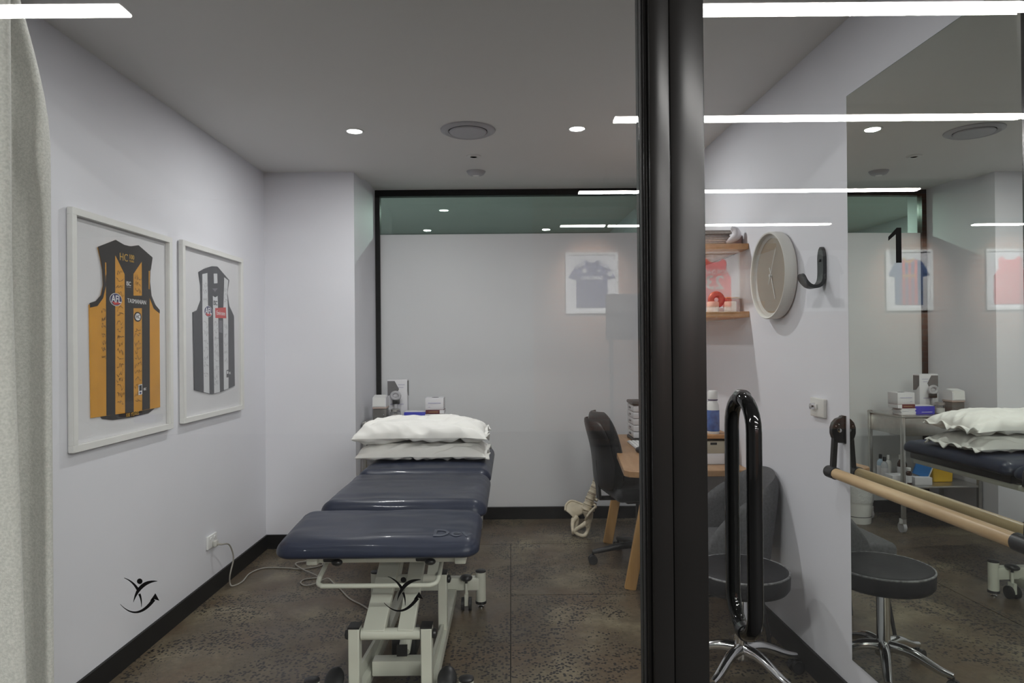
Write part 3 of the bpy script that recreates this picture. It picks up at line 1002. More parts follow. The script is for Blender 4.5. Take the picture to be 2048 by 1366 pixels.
def cushion(name, x0, x1, y0, y1, z0, z1, r, seed, wr=0.003, lab=None, droop=0.0):
    box = (x0, x1, y0, y1, z0, z1)
    cx, cy, hx, hy = (x0 + x1) / 2, (y0 + y1) / 2, (x1 - x0) / 2, (y1 - y0) / 2
    rp, rb = 0.060, 0.022
    zt, zb = z1 - r, z0 + rb

    def spread(n, h, edge):
        k = max(4, n // 5)
        ends = [-h + edge * q / k for q in range(k)]
        mid = [-h + edge + (2 * h - 2 * edge) * q / (n - 2 * k) for q in range(n - 2 * k + 1)]
        return ends + mid + [-e for e in reversed(ends)]
    xs = spread(60, hx, rp * 1.15)
    ys = spread(48, hy, rp * 1.15)
    zs = [z0 + (z1 - z0) * q / 14 for q in range(15)]
    pts = {}
    mb = MB()

    def vert(i, j, k):
        key = (i, j, k)
        if key in pts:
            return pts[key]
        x, y, z = xs[i], ys[j], zs[k]
        ix = max(-(hx - rp), min(hx - rp, x))
        iy = max(-(hy - rp), min(hy - rp, y))
        iz = max(zb, min(zt, z))
        rz = r if z > zt else rb
        d = Vector(((x - ix) / rp, (y - iy) / rp, (z - iz) / rz))
        m = max(abs(d.x), abs(d.y), abs(d.z))
        if d.length > 1e-6:
            d = d * (m / d.length)
        p = Vector((cx + ix + d.x * rp, cy + iy + d.y * rp, iz + d.z * rz))
        if p.z > z0 + 0.03:
            f = min(1.0, (p.z - z0 - 0.03) / 0.04)
            p.z += f * cushion_wave(box, seed, wr, p.x, p.y, 0.0)
            if abs(p.x - cx) > hx - rp or abs(p.y - cy) > hy - rp:
                q = 1 + 0.012 * noise.noise(Vector((p.x * 9, p.y * 9, p.z * 14 + seed)))
                p.x, p.y = cx + (p.x - cx) * (1 + (q - 1) * 0.6), cy + (p.y - cy) * (1 + (q - 1) * 0.6)
        p.z += droop * (p.y - y1) / (y1 - y0)
        pts[key] = len(mb.v)
        mb.v.append(tuple(p))
        return pts[key]
    NX, NY, NZ_ = len(xs) - 1, len(ys) - 1, len(zs) - 1
    for i in range(NX):
        for j in range(NY):
            for k in (0, NZ_):
                mb.f.append((vert(i, j, k), vert(i + 1, j, k), vert(i + 1, j + 1, k), vert(i, j + 1, k)))
    for i in range(NX):
        for k in range(NZ_):
            for j in (0, NY):
                mb.f.append((vert(i, j, k), vert(i + 1, j, k), vert(i + 1, j, k + 1), vert(i, j, k + 1)))
    for j in range(NY):
        for k in range(NZ_):
            for i in (0, NX):
                mb.f.append((vert(i, j, k), vert(i, j + 1, k), vert(i, j + 1, k + 1), vert(i, j, k + 1)))
    o = mb.build(name, VINYL, bed, smooth=70)
    if lab:
        o['label'] = lab
    return o


cushion('cushion', -0.385, 0.330, -0.004, 0.385, 0.664, 0.731, 0.046, 1, 0.006, 'nearest short padded section', droop=0.033)
cushion('cushion', -0.340, 0.342, 0.398, 1.045, 0.668, 0.745, 0.052, 2, 0.005, 'middle padded section')
cushion('cushion', -0.336, 0.340, 1.058, 1.93, 0.672, 0.750, 0.052, 3, 0.003, 'far padded section under the pillows')
# steel carriage below the cushions
for ya, yb in ((0.43, 1.02), (1.09, 1.90)):
    MB().rbox(-0.29, 0.29, ya, yb, 0.634, 0.676, 0.004, 2).build('section_base_board', BLACKPL, bed)
for x in (-0.262, 0.262):
    MB().rbox(x - 0.02, x + 0.02, 0.05, 1.88, 0.605, 0.634, 0.004, 2).build('carriage_rail', CREAM, bed)
for y in (0.10, 0.42, 1.02, 1.80):
    MB().rbox(-0.262, 0.262, y - 0.02, y + 0.02, 0.603, 0.631, 0.004, 2).build('carriage_cross_bar', CREAM, bed)
ub = catmull([(-0.245, 0.30, 0.606), (-0.250, 0.20, 0.565), (-0.256, 0.115, 0.530), (-0.240, 0.088, 0.521), (-0.20, 0.085, 0.520), (0.10, 0.085, 0.520), (0.155, 0.088, 0.521), (0.176, 0.115, 0.530), (0.180, 0.20, 0.565), (0.182, 0.30, 0.606)], 5)
MB().tube(ub, 0.0085, 12).build('foot_bar', CREAM, bed, smooth=60)['label'] = 'thin cream bent bar under the near end'
for x in (-0.20, 0.13):
    k = MB().rbox(x - 0.03, x + 0.03, 0.075, 0.115, 0.606, 0.632, 0.006, 2).build('bracket', BLACKPL, bed)
    MB().ball((x + 0.025, 0.06, 0.612), (0.020, 0.014, 0.012)).build('knob', BLACKPL, k)
# base
for x in (-0.132, 0.131):
    for y in (0.14, 0.72):
        up = MB().bar((x, y, 0.09), (x, y, 0.352), 0.040, 0.052, (0, 1, 0)).build('upright', CREAM, bed, bevel=0.004)
        MB().box(x - 0.021, x + 0.021, y - 0.027, y + 0.027, 0.352, 0.359).build('end_cap', BLACKPL, up)
        sx = -1 if x < 0 else 1
        MB().lathe([(0.001, 0), (0.016, 0), (0.019, 0.006), (0.016, 0.014), (0.001, 0.018)], n=16,
                   mat=Matrix.Translation((x + sx * 0.020, y, 0.325)) @ Matrix.Rotation(sx * PI / 2, 4, 'Y')).build('pivot_cap', BLACKPL, up)
    MB().rbox(x - 0.022, x + 0.022, 0.05, 1.25, 0.055, 0.105, 0.005, 2).build('base_rail', CREAM, bed)
    MB().bar((x, 0.13, 0.16), (x, 0.72, 0.105), 0.012, 0.05).build('base_web', CREAM, bed)
for y in (0.14, 0.72):
    MB().cyl((-0.108, y, 0.325), (0.108, y, 0.325), 0.021, n=20).build('pivot_tube', CREAM, bed)
MB().rbox(-0.105, 0.105, 0.30, 0.36, 0.09, 0.15, 0.006, 2).build('lower_cross_beam', CREAM, bed)
# lifting arms (parallelogram) and actuator
arm = MB()
arm.bar((-0.062, 0.13, 0.33), (-0.050, 0.62, 0.585), 0.080, 0.030).build('lift_arm', CREAM, bed, bevel=0.003)
MB().bar((0.055, 0.13, 0.33), (0.060, 0.62, 0.585), 0.060, 0.030).build('lift_arm', CREAM, bed, bevel=0.003)
MB().bar((-0.085, 0.72, 0.33), (-0.085, 1.20, 0.585), 0.05, 0.03).build('lift_arm', CREAM, bed, bevel=0.003)
MB().bar((0.085, 0.72, 0.33), (0.085, 1.20, 0.585), 0.05, 0.03).build('lift_arm', CREAM, bed, bevel=0.003)
MB().rbox(-0.12, 0.12, 0.56, 0.66, 0.57, 0.606, 0.006, 2).build('arm_bracket', CREAM, bed)
MB().rbox(-0.12, 0.12, 1.15, 1.25, 0.57, 0.606, 0.006, 2).build('arm_bracket', CREAM, bed)
ac = MB().cyl((0.015, 0.34, 0.17), (0.03, 0.62, 0.36), 0.024, n=16).build('actuator', CREAM, bed)
MB().cyl((0.03, 0.62, 0.36), (0.045, 0.80, 0.47), 0.013, n=14).build('actuator_rod', CHROME, ac)
MB().box(-0.005, 0.035, 0.285, 0.30, 0.175, 0.215).build('actuator_end', BLACKPL, ac)
MB().rbox(-0.05, 0.05, 0.42, 0.56, 0.10, 0.19, 0.01, 2).build('motor_housing', BLACKPL, ac)
for y in (0.075, 1.23):
    MB().rbox(-0.272, 0.278, y - 0.025, y + 0.025, 0.095, 0.160, 0.006, 2).build('cross_foot', CREAM, bed)
    for x in (-0.272, 0.278):
        ft = MB().cyl((x, y, 0.035), (x, y, 0.186), 0.0265, n=24).build('foot_post', CREAM, bed)
        MB().lathe([(0.001, 0.186), (0.0275, 0.186), (0.0275, 0.192), (0.022, 0.195), (0.001, 0.195)], (x, y, 0), 24).build('post_cap', BLACKPL, ft)
        MB().lathe([(0.001, 0.022), (0.029, 0.022), (0.029, 0.035), (0.001, 0.035)], (x, y, 0), 24).build('rubber_collar', BLACKPL, ft)
        MB().lathe([(0.001, 0.0), (0.016, 0.0), (0.016, 0.006), (0.007, 0.009), (0.007, 0.022), (0.001, 0.022)], (x, y, 0), 16).build('levelling_stud', CHROME, ft)
    for x in (-0.205, 0.205):
        yy = y + 0.03 if y < 0.5 else y - 0.04
        cs = MB().box(x - 0.009, x + 0.009, yy - 0.02, yy + 0.02, 0.028, 0.085).cyl((x, yy, 0.08), (x, yy, 0.14), 0.008, n=10).build('caster', CREAM, bed)
        for sx in (-1, 1):
            MB().cyl((x + sx * 0.012, yy, 0.034), (x + sx * 0.026, yy, 0.034), 0.034, n=22).build('wheel', BLACKPL, cs)
        pd = MB()
        if y < 0.5:
            pd.ball((0, 0, 0), (0.036, 0.050, 0.017), 20, 12, mat=Matrix.Translation((x, yy + 0.02, 0.165)) @ Matrix.Rotation(math.radians(38), 4, 'X'))
        else:
            pd.ball((x, yy, 0.168), (0.032, 0.040, 0.016), 20, 10)
        pd.cyl((x, yy, 0.135), (x, yy, 0.165), 0.007, n=8)
        pd.build('brake_pedal', BLACKPL, cs, smooth=50)
# pale lettering laid over the vinyl at the near right corner
PALE_TEXT = M('lettering_vinyl', (0.050, 0.058, 0.085), 0.4, var=0.1)
fd = text_part('pale_lettering', 'Dev', PALE_TEXT, bed, (0.232, 0.075, 0.0), (1, 0, 0), (0, 1, 0), 0.085, bold=0.001)
NB = (-0.385, 0.330, -0.004, 0.385, 0.664, 0.731)
for v in fd.data.vertices:
    v.co.z = 0.033 * (v.co.y - 0.385) / 0.389 + cushion_top(NB, 0.046, 1, 0.006, v.co.x, v.co.y) + cushion_wave(NB, 1, 0.006, v.co.x, v.co.y, 0.0) + 0.0018 + (0.0004 if v.co.z > 0 else 0)

# ---- power cord of the table
cord = [(-1.630, 3.815, 0.275), (-1.612, 3.87, 0.262), (-1.612, 3.92, 0.215), (-1.615, 3.95, 0.150), (-1.622, 3.92, 0.075), (-1.628, 3.93, 0.022), (-1.610, 3.925, 0.005),
        (-1.583, 3.995, 0.005), (-1.595, 4.133, 0.005), (-1.563, 4.221, 0.005), (-1.507, 4.244, 0.005), (-1.394, 4.232, 0.005), (-1.306, 4.213, 0.005), (-1.22, 4.253, 0.005),
        (-1.196, 4.303, 0.005), (-1.265, 4.372, 0.005), (-1.366, 4.309, 0.012), (-1.30, 4.195, 0.014), (-1.165, 4.066, 0.012), (-1.155, 4.051, 0.006), (-1.224, 4.03, 0.005), (-1.234, 3.971, 0.005), (-1.191, 3.92, 0.005), (-1.141, 3.945, 0.008),
        (-1.09, 4.012, 0.014), (-1.038, 3.951, 0.008), (-0.972, 3.851, 0.005), (-0.891, 3.716, 0.005), (-0.797, 3.614, 0.005), (-0.713, 3.50, 0.005), (-0.60, 3.30, 0.02), (-0.50, 3.05, 0.06), (-0.45, 2.92, 0.12)]
tag(MB().tube(catmull(cord, 5), 0.0042, 8).build('extension_lead', M('cord_grey', (0.36, 0.34, 0.30), 0.5), None, smooth=70),
    'pale grey power cord looping over the floor to the table', 'power cord')
t = thing('power_outlet', 'white double power outlet low on the left wall', 'power outlet', (-1.68, 3.80, 0.300))
MB().rbox(0, 0.012, -0.0575, 0.0575, -0.0365, 0.0365, 0.004, 3).build('plate', WHITEPL, t)
for y in (-0.022, 0.022):
    MB().rbox(0.012, 0.016, y - 0.008, y + 0.008, 0.012, 0.026, 0.002, 2).build('rocker_switch', M('switch_white', (0.88, 0.88, 0.87), 0.25), t)
t = thing('power_plug', 'grey plug pushed into the wall outlet', 'plug', (-1.668, 3.812, 0.283))
MB().rbox(0.0, 0.022, -0.019, 0.019, -0.018, 0.018, 0.008, 3).build('plug_body', M('plug_grey', (0.55, 0.54, 0.51), 0.4), t)
MB().cyl((0.016, 0.0, -0.004), (0.042, 0.004, -0.007), 0.007, 0.005, 12).build('strain_relief', M('cord_grey', (0.36, 0.34, 0.30), 0.5), t)


# ================================================================== PILLOWS
def pillow(label, loc, w, d, tt, tb, seed, rot=0.0):
    t = thing('pillow', label, 'pillow', loc, rot, 'pillows on the treatment table')
    nu, nv = 110, 70
    mb = MB()

    def pt(u, v, sgn):
        a, b = abs(u), abs(v)
        x = w / 2 * u * (1 - 0.045 * (1 - v * v) * a ** 3)
        y = d / 2 * v * (1 - 0.06 * (1 - u * u) * b ** 3)
        body = max(0.0, (1 - a ** 3.2) * (1 - b ** 2.6)) ** 0.50
        th = (tt if sgn > 0 else tb)
        nzv = noise.noise(Vector((x * 5 + seed, y * 9, sgn * 3.0)))
        fold = noise.noise(Vector((x * 9 + y * 13 + seed * 3, y * 5 - x * 3, sgn + seed)))
        fold = (1 - abs(fold) * 2.2) * 0.5
        edge = (1 - body) * body * 3.2
        cr = noise.noise(Vector((x * 4.0 - y * 7.0 + seed, x * 1.2 + y * 1.5 + seed * 2, 4.0 + sgn)))
        crease = -math.exp(-(cr / 0.055) ** 2) + 0.5 * math.exp(-((cr - 0.12) / 0.07) ** 2)
        z = sgn * th * body * (1 + 0.10 * nzv) + (0.028 * fold * edge + 0.007 * nzv + 0.017 * crease * min(1.0, body * 2.2)) * sgn * (1 if body > 0.02 else 0)
        z += 0.010 * noise.noise(Vector((x * 4.2 + seed * 2, y * 4.2, 0.3))) * max(a, b) ** 3     # wandering seam
        z += -0.006 * a ** 4
        return (x, y, z)
    for sgn in (1, -1):
        k = len(mb.v)
        for j in range(nv + 1):
            for i in range(nu + 1):
                u = -1 + 2 * i / nu
                v = -1 + 2 * j / nv
                u = math.sin(u * PI / 2) * 0.35 + u * 0.65
                v = math.sin(v * PI / 2) * 0.35 + v * 0.65
                mb.v.append(pt(u, v, sgn))
        for j in range(nv):
            for i in range(nu):
                q = k + j * (nu + 1) + i
                mb.f.append((q, q + 1, q + nu + 2, q + nu + 1))
    o = mb.build('pillowcase', LINEN, t, smooth=75)
    # open mouth of the case on the right: a crumpled loose cuff
    cf = MB()
    na, nb = 36, 6
    for j in range(nb + 1):
        for i in range(na + 1):
            v = -1 + 2 * i / na
            s2 = j / nb
            x = w / 2 * (0.955 - 0.03 * (1 - v * v)) + 0.045 * s2 * (0.7 + 0.5 * noise.noise(Vector((v * 2.5, seed, 1))))
            y = d / 2 * v * (0.95 - 0.05 * s2)
            z = 0.022 * s2 * noise.noise(Vector((v * 5.5 + seed, s2 * 1.5, 2))) + 0.014 * s2 * math.sin(v * 9 + seed) - 0.004
            cf.v.append((x, y, z))
    for j in range(nb):
        for i in range(na):
            q = j * (na + 1) + i
            cf.f.append((q, q + 1, q + na + 2, q + na + 1))
    c = cf.build('case_cuff', LINEN, t, smooth=75)
    m2 = c.modifiers.new('thick', 'SOLIDIFY')
    m2.thickness = 0.006
    return t


pillow('lower white pillow lying flat on the treatment table', (-0.488, 3.86, 0.783), 0.70, 0.47, 0.066, 0.014, 2.0)
pillow('upper white pillow stacked on top of the other one', (-0.497, 3.865, 0.884), 0.722, 0.48, 0.086, 0.030, 5.0, 0.02)

# ================================================================== TROLLEY WITH SUPPLIES
t = tro = thing('trolley', 'stainless steel supply trolley in the corner beside the back glass', 'trolley', (-0.75, 5.0, 0))
for x in (-0.285, 0.285):
    for y in (-0.20, 0.20):
        lg = MB().rbox(x - 0.013, x + 0.013, y - 0.013, y + 0.013, 0.10, 0.845, 0.003, 2).build('leg', STEEL, tro)
        cs = MB().box(x - 0.014, x + 0.014, y - 0.012, y + 0.03, 0.055, 0.10).build('caster', CHROME, tro)
        MB().cyl((x - 0.012, y + 0.015, 0.038), (x + 0.012, y + 0.015, 0.038), 0.038, n=22).build('wheel', GREYPL, cs)
MB().rbox(-0.30, 0.30, -0.215, 0.215, 0.825, 0.838, 0.003, 2).build('top_tray', STEEL, tro)
dr = MB().rbox(-0.27, 0.27, -0.213, -0.195, 0.695, 0.822, 0.003, 2).build('drawer', STEEL, tro)
MB().rbox(-0.06, 0.06, -0.226, -0.213, 0.785, 0.797, 0.004, 2).build('drawer_pull', STEEL, dr)
MB().rbox(0.272, 0.284, -0.187, 0.187, 0.695, 0.822, 0.002, 2).build('side_panel', STEEL, tro)
MB().rbox(-0.284, -0.272, -0.187, 0.187, 0.695, 0.822, 0.002, 2).build('side_panel', STEEL, tro)
MB().rbox(-0.295, 0.295, -0.21, 0.21, 0.315, 0.330, 0.003, 2).build('lower_shelf', STEEL, tro)
TZ = 0.8385
BW = M('carton_white', (0.76, 0.75, 0.78), 0.5, var=0.02)
BG = M('carton_grey', (0.16, 0.155, 0.16), 0.5, var=0.05)
BLUEB = M('carton_blue', (0.035, 0.04, 0.42), 0.45)
MAR = M('carton_maroon', (0.13, 0.025, 0.03), 0.5)
LILAC = M('print_lilac', (0.46, 0.45, 0.60), 0.6)
t = thing('carton', 'tall white carton with a dark curved print standing on the trolley', 'carton', (-0.845, 5.10, TZ))
MB().rbox(-0.075, 0.072, -0.04, 0.04, 0, 0.285, 0.002, 2).build('box_body', BW, t)
flat2 = lambda poly, nm, mt, par, y: MB().prism(poly, lambda u, v, q: (u, q, v), y - 0.0012, y).build(nm, mt, par, smooth=0, tri=True)
flat2([(-0.073, 0.275), (-0.020, 0.275), (0.012, 0.215), (0.000, 0.19), (-0.073, 0.165)], 'curved_print', BG, t, -0.0402)
flat2([(0.005, 0.225), (0.045, 0.225), (0.045, 0.229), (0.005, 0.229)], 'text_line', LILAC, t, -0.0402)
flat2([(0.005, 0.245), (0.055, 0.245), (0.055, 0.249), (0.005, 0.249)], 'text_line', LILAC, t, -0.0402)
flat2([(-0.055, 0.10), (0.045, 0.10), (0.045, 0.106), (-0.055, 0.106)], 'text_line', LILAC, t, -0.0402)
MB().prism([(-0.035, 0.275), (0.035, 0.275), (0.035, 0.16), (0.0, 0.165), (-0.035, 0.2)], lambda u, v, q: (q, u, v), 0.0722, 0.0732).build('curved_print', BG, t, smooth=0)
t = thing('swab_dispenser', 'clear dispenser with a white flap at the left end of the trolley', 'dispenser', (-0.944, 4.93, TZ))
MB().rbox(-0.048, 0.048, -0.05, 0.05, 0, 0.085, 0.004, 2).build('smoked_drawer', M('smoked_plastic', (0.12, 0.115, 0.11), 0.25, var=0.2), t)
MB().rbox(-0.050, 0.050, -0.055, 0.055, 0.086, 0.100, 0.003, 2).build('middle_band', M('beige_band', (0.46, 0.36, 0.32), 0.5), t)
MB().prism([(-0.055, 0.10), (-0.050, 0.165), (0.02, 0.178), (0.05, 0.165), (0.055, 0.10)], lambda u, v, q: (q, u, v), -0.05, 0.046).build('upper_box', BW, t)
MB().prism([(-0.058, 0.105), (-0.053, 0.168), (0.02, 0.182), (0.02, 0.1795), (-0.0505, 0.1655), (-0.0555, 0.105)], lambda u, v, q: (q, u, v), -0.045, 0.04).build('paper_flap', WHITEPL, t)
MB().ball((0.03, -0.052, 0.045), 0.005).build('knob', CHROME, t)
t = thing('clear_jar', 'clear round jar with a silver lid on the trolley, in front of the tall carton', 'jar', (-0.838, 4.93, TZ))
JAR = glass_mat('jar_glass', (0.80, 0.80, 0.80), 0.10)
MB().lathe([(0.001, 0), (0.036, 0), (0.038, 0.004), (0.038, 0.055), (0.032, 0.062), (0.001, 0.062)], n=28).build('body', JAR, t, smooth=50)
MB().lathe([(0.001, 0.0625), (0.034, 0.0625), (0.034, 0.078), (0.028, 0.082), (0.001, 0.082)], n=28).build('lid', STEEL, t)
MB().lathe([(0.001, 0.004), (0.032, 0.004), (0.032, 0.04), (0.001, 0.046)], n=20).build('cotton_filling', LINEN, t)
t = thing('tape_roll', 'grey tape roll holder propped against the tall carton', 'tape roll', (-0.852, 5.02, TZ))
MB().tube([(0.030 * math.cos(a), 0.0, 0.168 + 0.026 * math.sin(a)) for a in [2 * PI * k / 20 for k in range(20)]], 0.012, 10, closed=True).build('roll', GREYPL, t)
MB().rbox(-0.022, 0.030, -0.014, 0.014, 0.108, 0.140, 0.004, 2).build('clip', BLACKPL, t)
MB().rbox(-0.010, 0.012, -0.010, 0.010, 0.0, 0.11, 0.003, 2).build('stand', GREYPL, t)
t = thing('glove_box', 'blue flat carton on the trolley between the white cartons', 'carton', (-0.690, 4.95, TZ))
MB().rbox(-0.082, 0.082, -0.06, 0.06, 0, 0.058, 0.003, 2).build('box_body', BLUEB, t)
MB().rbox(-0.078, 0.082, -0.045, 0.058, 0.0581, 0.062, 0.001, 1).build('lid_edge', BW, t)
flat2([(-0.06, 0.014), (0.02, 0.014), (0.02, 0.018), (-0.06, 0.018)], 'text_line', LILAC, t, -0.0602)
t = thing('card_stack', 'small stack of white packets on the trolley under the maroon carton', 'packets', (-0.555, 4.93, TZ))
for k in range(4):
    a = random.uniform(-0.005, 0.005)
    MB().rbox(-0.060 + a, 0.052 + a, -0.055, 0.055, k * 0.0115, k * 0.0115 + 0.010, 0.003, 2).build('packet', BW, t)
t = thing('carton', 'thin maroon carton with a white end on the trolley', 'carton', (-0.549, 4.94, TZ + 0.0465))
MB().rbox(-0.066, 0.066, -0.06, 0.06, 0, 0.028, 0.002, 2).build('box_body', MAR, t)
MB().rbox(0.034, 0.0668, -0.0608, 0.0608, 0.001, 0.0272, 0.001, 1).build('end_label', BW, t)
flat2([(-0.045, 0.012), (0.022, 0.012), (0.022, 0.016), (-0.045, 0.016)], 'text_line', M('print_tan', (0.4, 0.25, 0.1), 0.6), t, -0.0602)
t = thing('tissue_carton', 'white tissue carton with a dark slot on top of the maroon carton', 'carton', (-0.552, 4.95, TZ + 0.0748))
MB().rbox(-0.066, 0.064, -0.06, 0.06, 0, 0.085, 0.002, 2).build('box_body', BW, t)
MB().prism(disc_poly(0.0, 0.0, 0.026, 0.02), lambda u, v, q: (u, v, q), 0.0850, 0.0858).build('slot', BLACKGAP, t)
flat2([(-0.045, 0.045), (0.045, 0.045), (0.045, 0.051), (-0.045, 0.051)], 'text_line', LILAC, t, -0.0602)
flat2([(-0.045, 0.018), (-0.03, 0.018), (-0.03, 0.022), (-0.045, 0.022)], 'text_line', LILAC, t, -0.0602)
# lower shelf of the trolley, seen in the mirror
LZ = 0.3305
SH = M('sharps_yellow', (0.72, 0.44, 0.02), 0.4)
t = thing('sharps_bin', 'yellow plastic sharps bin on the lower shelf of the trolley', 'sharps bin', (-0.85, 4.98, LZ))
MB().prism([(-0.075, 0), (0.075, 0), (0.085, 0.19), (-0.085, 0.19)], lambda u, v, q: (u, q, v), -0.06, 0.06).build('bin_body', SH, t, bevel=0.008)
MB().rbox(-0.090, 0.090, -0.066, 0.066, 0.191, 0.225, 0.01, 3).build('lid', SH, t)
t = thing('blue_kit_case', 'bright blue open case leaning on the lower shelf of the trolley', 'case', (-0.655, 4.90, LZ), 0.15)
MB().rbox(-0.055, 0.055, -0.012, 0.012, 0.0, 0.19, 0.006, 3, mat=Matrix.Translation((0, 0, 0.055)) @ Matrix.Rotation(math.radians(-22), 4, 'Y')).build('case_shell', M('case_blue', (0.03, 0.20, 0.55), 0.35), t)
MB().rbox(-0.060, -0.052, -0.016, 0.016, 0.0, 0.19, 0.003, 2, mat=Matrix.Translation((0, 0, 0.055)) @ Matrix.Rotation(math.radians(-22), 4, 'Y')).build('edge_strip', WHITEPL, t)
MB().rbox(-0.06, 0.06, -0.06, 0.06, 0.0, 0.055, 0.003, 2).build('carton_base', BW, t)
AMB = M('amber_glass', (0.05, 0.018, 0.010), 0.2)


def bottle(label, x, y, r, h, body, cap, capr, z=LZ, lab=True):
    t = thing('bottle', label, 'bottle', (x, y, z), 0, 'bottles in the treatment room')
    MB().lathe([(0.001, 0), (r * 0.95, 0), (r, 0.004), (r, h * 0.66), (r * 0.75, h * 0.76), (capr * 0.8, h * 0.80), (capr * 0.8, h * 0.83), (0.001, h * 0.83)], n=20).build('body', body, t, smooth=45)
    MB().lathe([(0.001, h * 0.832), (capr, h * 0.832), (capr, h * 0.98), (capr * 0.85, h), (0.001, h)], n=18).build('cap', cap, t)
    if lab:
        MB().lathe([(r + 0.0006, h * 0.15), (r + 0.0008, h * 0.16), (r + 0.0008, h * 0.55), (r + 0.0006, h * 0.56), (r, h * 0.55), (r, h * 0.16)], n=20).build('paper_label', BW, t)
    return t


bottle('tall amber bottle with a white cap on the lower trolley shelf', -0.575, 4.98, 0.032, 0.20, AMB, WHITEPL, 0.022)
bottle('small amber bottle with a white cap at the front of the lower trolley shelf', -0.545, 4.86, 0.021, 0.125, AMB, WHITEPL, 0.016)
bottle('clear pump bottle with a black cap on the lower trolley shelf', -0.47, 5.08, 0.024, 0.19, M('pale_blue_liquid', (0.45, 0.58, 0.72), 0.25), BLACKPL, 0.012)
bottle('second clear bottle with a black cap at the trolley end', -0.445, 4.99, 0.024, 0.185, M('clear_pale', (0.62, 0.64, 0.68), 0.25), BLACKPL, 0.012)
bottle('white squeeze bottle with a pointed cap on the lower trolley shelf', -0.52, 5.06, 0.022, 0.185, WHITEPL, WHITEPL, 0.010, lab=False)
t = thing('carton', 'small white carton at the front of the lower trolley shelf', 'carton', (-0.46, 4.88, LZ))
MB().rbox(-0.055, 0.055, -0.05, 0.05, 0, 0.075, 0.002, 2).build('box_body', BW, t)
flat2([(-0.03, 0.03), (0.03, 0.03), (0.03, 0.035), (-0.03, 0.035)], 'text_line', LILAC, t, -0.0502)
t = thing('waste_bin', 'white plastic waste bin on the floor right of the trolley', 'bin', (-0.315, 5.12, 0))
t.scale = (0.82, 0.82, 0.9)
MB().lathe([(0.001, 0), (0.105, 0), (0.108, 0.006), (0.130, 0.30), (0.136, 0.302), (0.136, 0.312), (0.124, 0.312), (0.102, 0.02), (0.001, 0.015)], n=36).build('bucket', WHITEPL, t, smooth=50)
MB().tube([(0.111 * math.cos(a), 0.111 * math.sin(a), 0.06) for a in [2 * PI * k / 36 for k in range(36)]], 0.003, 6, closed=True).build('dark_band', BLACKPL, t)
MB().lathe([(0.118, 0.20), (0.136, 0.312), (0.142, 0.316), (0.138, 0.26), (0.128, 0.18)], n=36).build('bin_liner', M('bin_liner', (0.66, 0.66, 0.66), 0.4, bump=0.5, bscale=40), t, smooth=60)


# ================================================================== RIGHT WALL
def on_right(name, label, cat, y, z, group=None):
    return thing(name, label, cat, (XR(y), y, z), PI + ALPHA, group)   # local x: into the room, local y: towards the camera


# mirror
t = thing('wall_mirror', 'large frameless mirror on the right wall behind the barre', 'mirror', (XR(2.507), 2.507, 0.210), PI + ALPHA)
MB().box(0.001, 0.0055, 0.0, 1.06, 0.0, 2.071).build('backing', MIREDGE, t)
MB().box(0.0055, 0.0060, 0.002, 1.058, 0.002, 2.069).build('mirror_glass', MIRROR, t, smooth=0)
# barre
BZ = 0.890
bx = 0.050
t = thing('ballet_barre', 'pale beech ballet barre with black end caps in front of the mirror', 'barre', (XR(2.565), 2.565, 0), PI + ALPHA)
MB().cyl((bx, 0.040, BZ), (bx, 0.905, BZ), 0.0195, n=28).build('wooden_rail', BARRE, t)
for y0 in (-0.018, 0.903):
    MB().lathe([(0.001, 0), (0.017, 0.0), (0.0225, 0.006), (0.0225, 0.060), (0.020, 0.061), (0.001, 0.061)], n=28,
               mat=Matrix.Translation((bx, y0, BZ)) @ Matrix.Rotation(-PI / 2, 4, 'X')).build('end_cap', BLACKPL, t)
for y in (0.008, 0.940):
    off = 0.0 if y < 0.5 else 0.0065
    br = MB().prism([(0.004 + off, -0.048), (0.004 + off, 0.052), (0.012 + off, 0.054), (0.016 + off, 0.048), (0.032, 0.042), (0.045, 0.028), (0.051, 0.010), (0.051, -0.012), (0.046, -0.028), (0.034, -0.046)],
                    lambda u, v, q: (u, q, v + 1.047), y - 0.012, y + 0.012)
    brk = br.build('bracket', BLACKPL, t, bevel=0.002)
    MB().box(0.0005 + off, 0.0045 + off, y - 0.016, y + 0.016, 0.998, 1.101).build('wall_plate', BLACKPL, brk)
    MB().bar((0.036, y, 1.020), (bx - 0.006, y, BZ + 0.012), 0.020, 0.018, (1, 0, 0)).build('arm', BLACKPL, brk, bevel=0.002)
    MB().lathe([(0.001, 0), (0.0085, 0), (0.0075, 0.003), (0.001, 0.005)], n=16, mat=Matrix.Translation((0.024, y + 0.012, 1.047)) @ Matrix.Rotation(-PI / 2, 4, 'X')).build('bolt', CHROME, brk)
    for dx, dz in ((0.026, 0.022), (0.038, 0.016)):
        MB().ball((dx, y + 0.0125, 1.047 + dz), 0.0025, 8, 6).build('rivet', CHROME, brk)

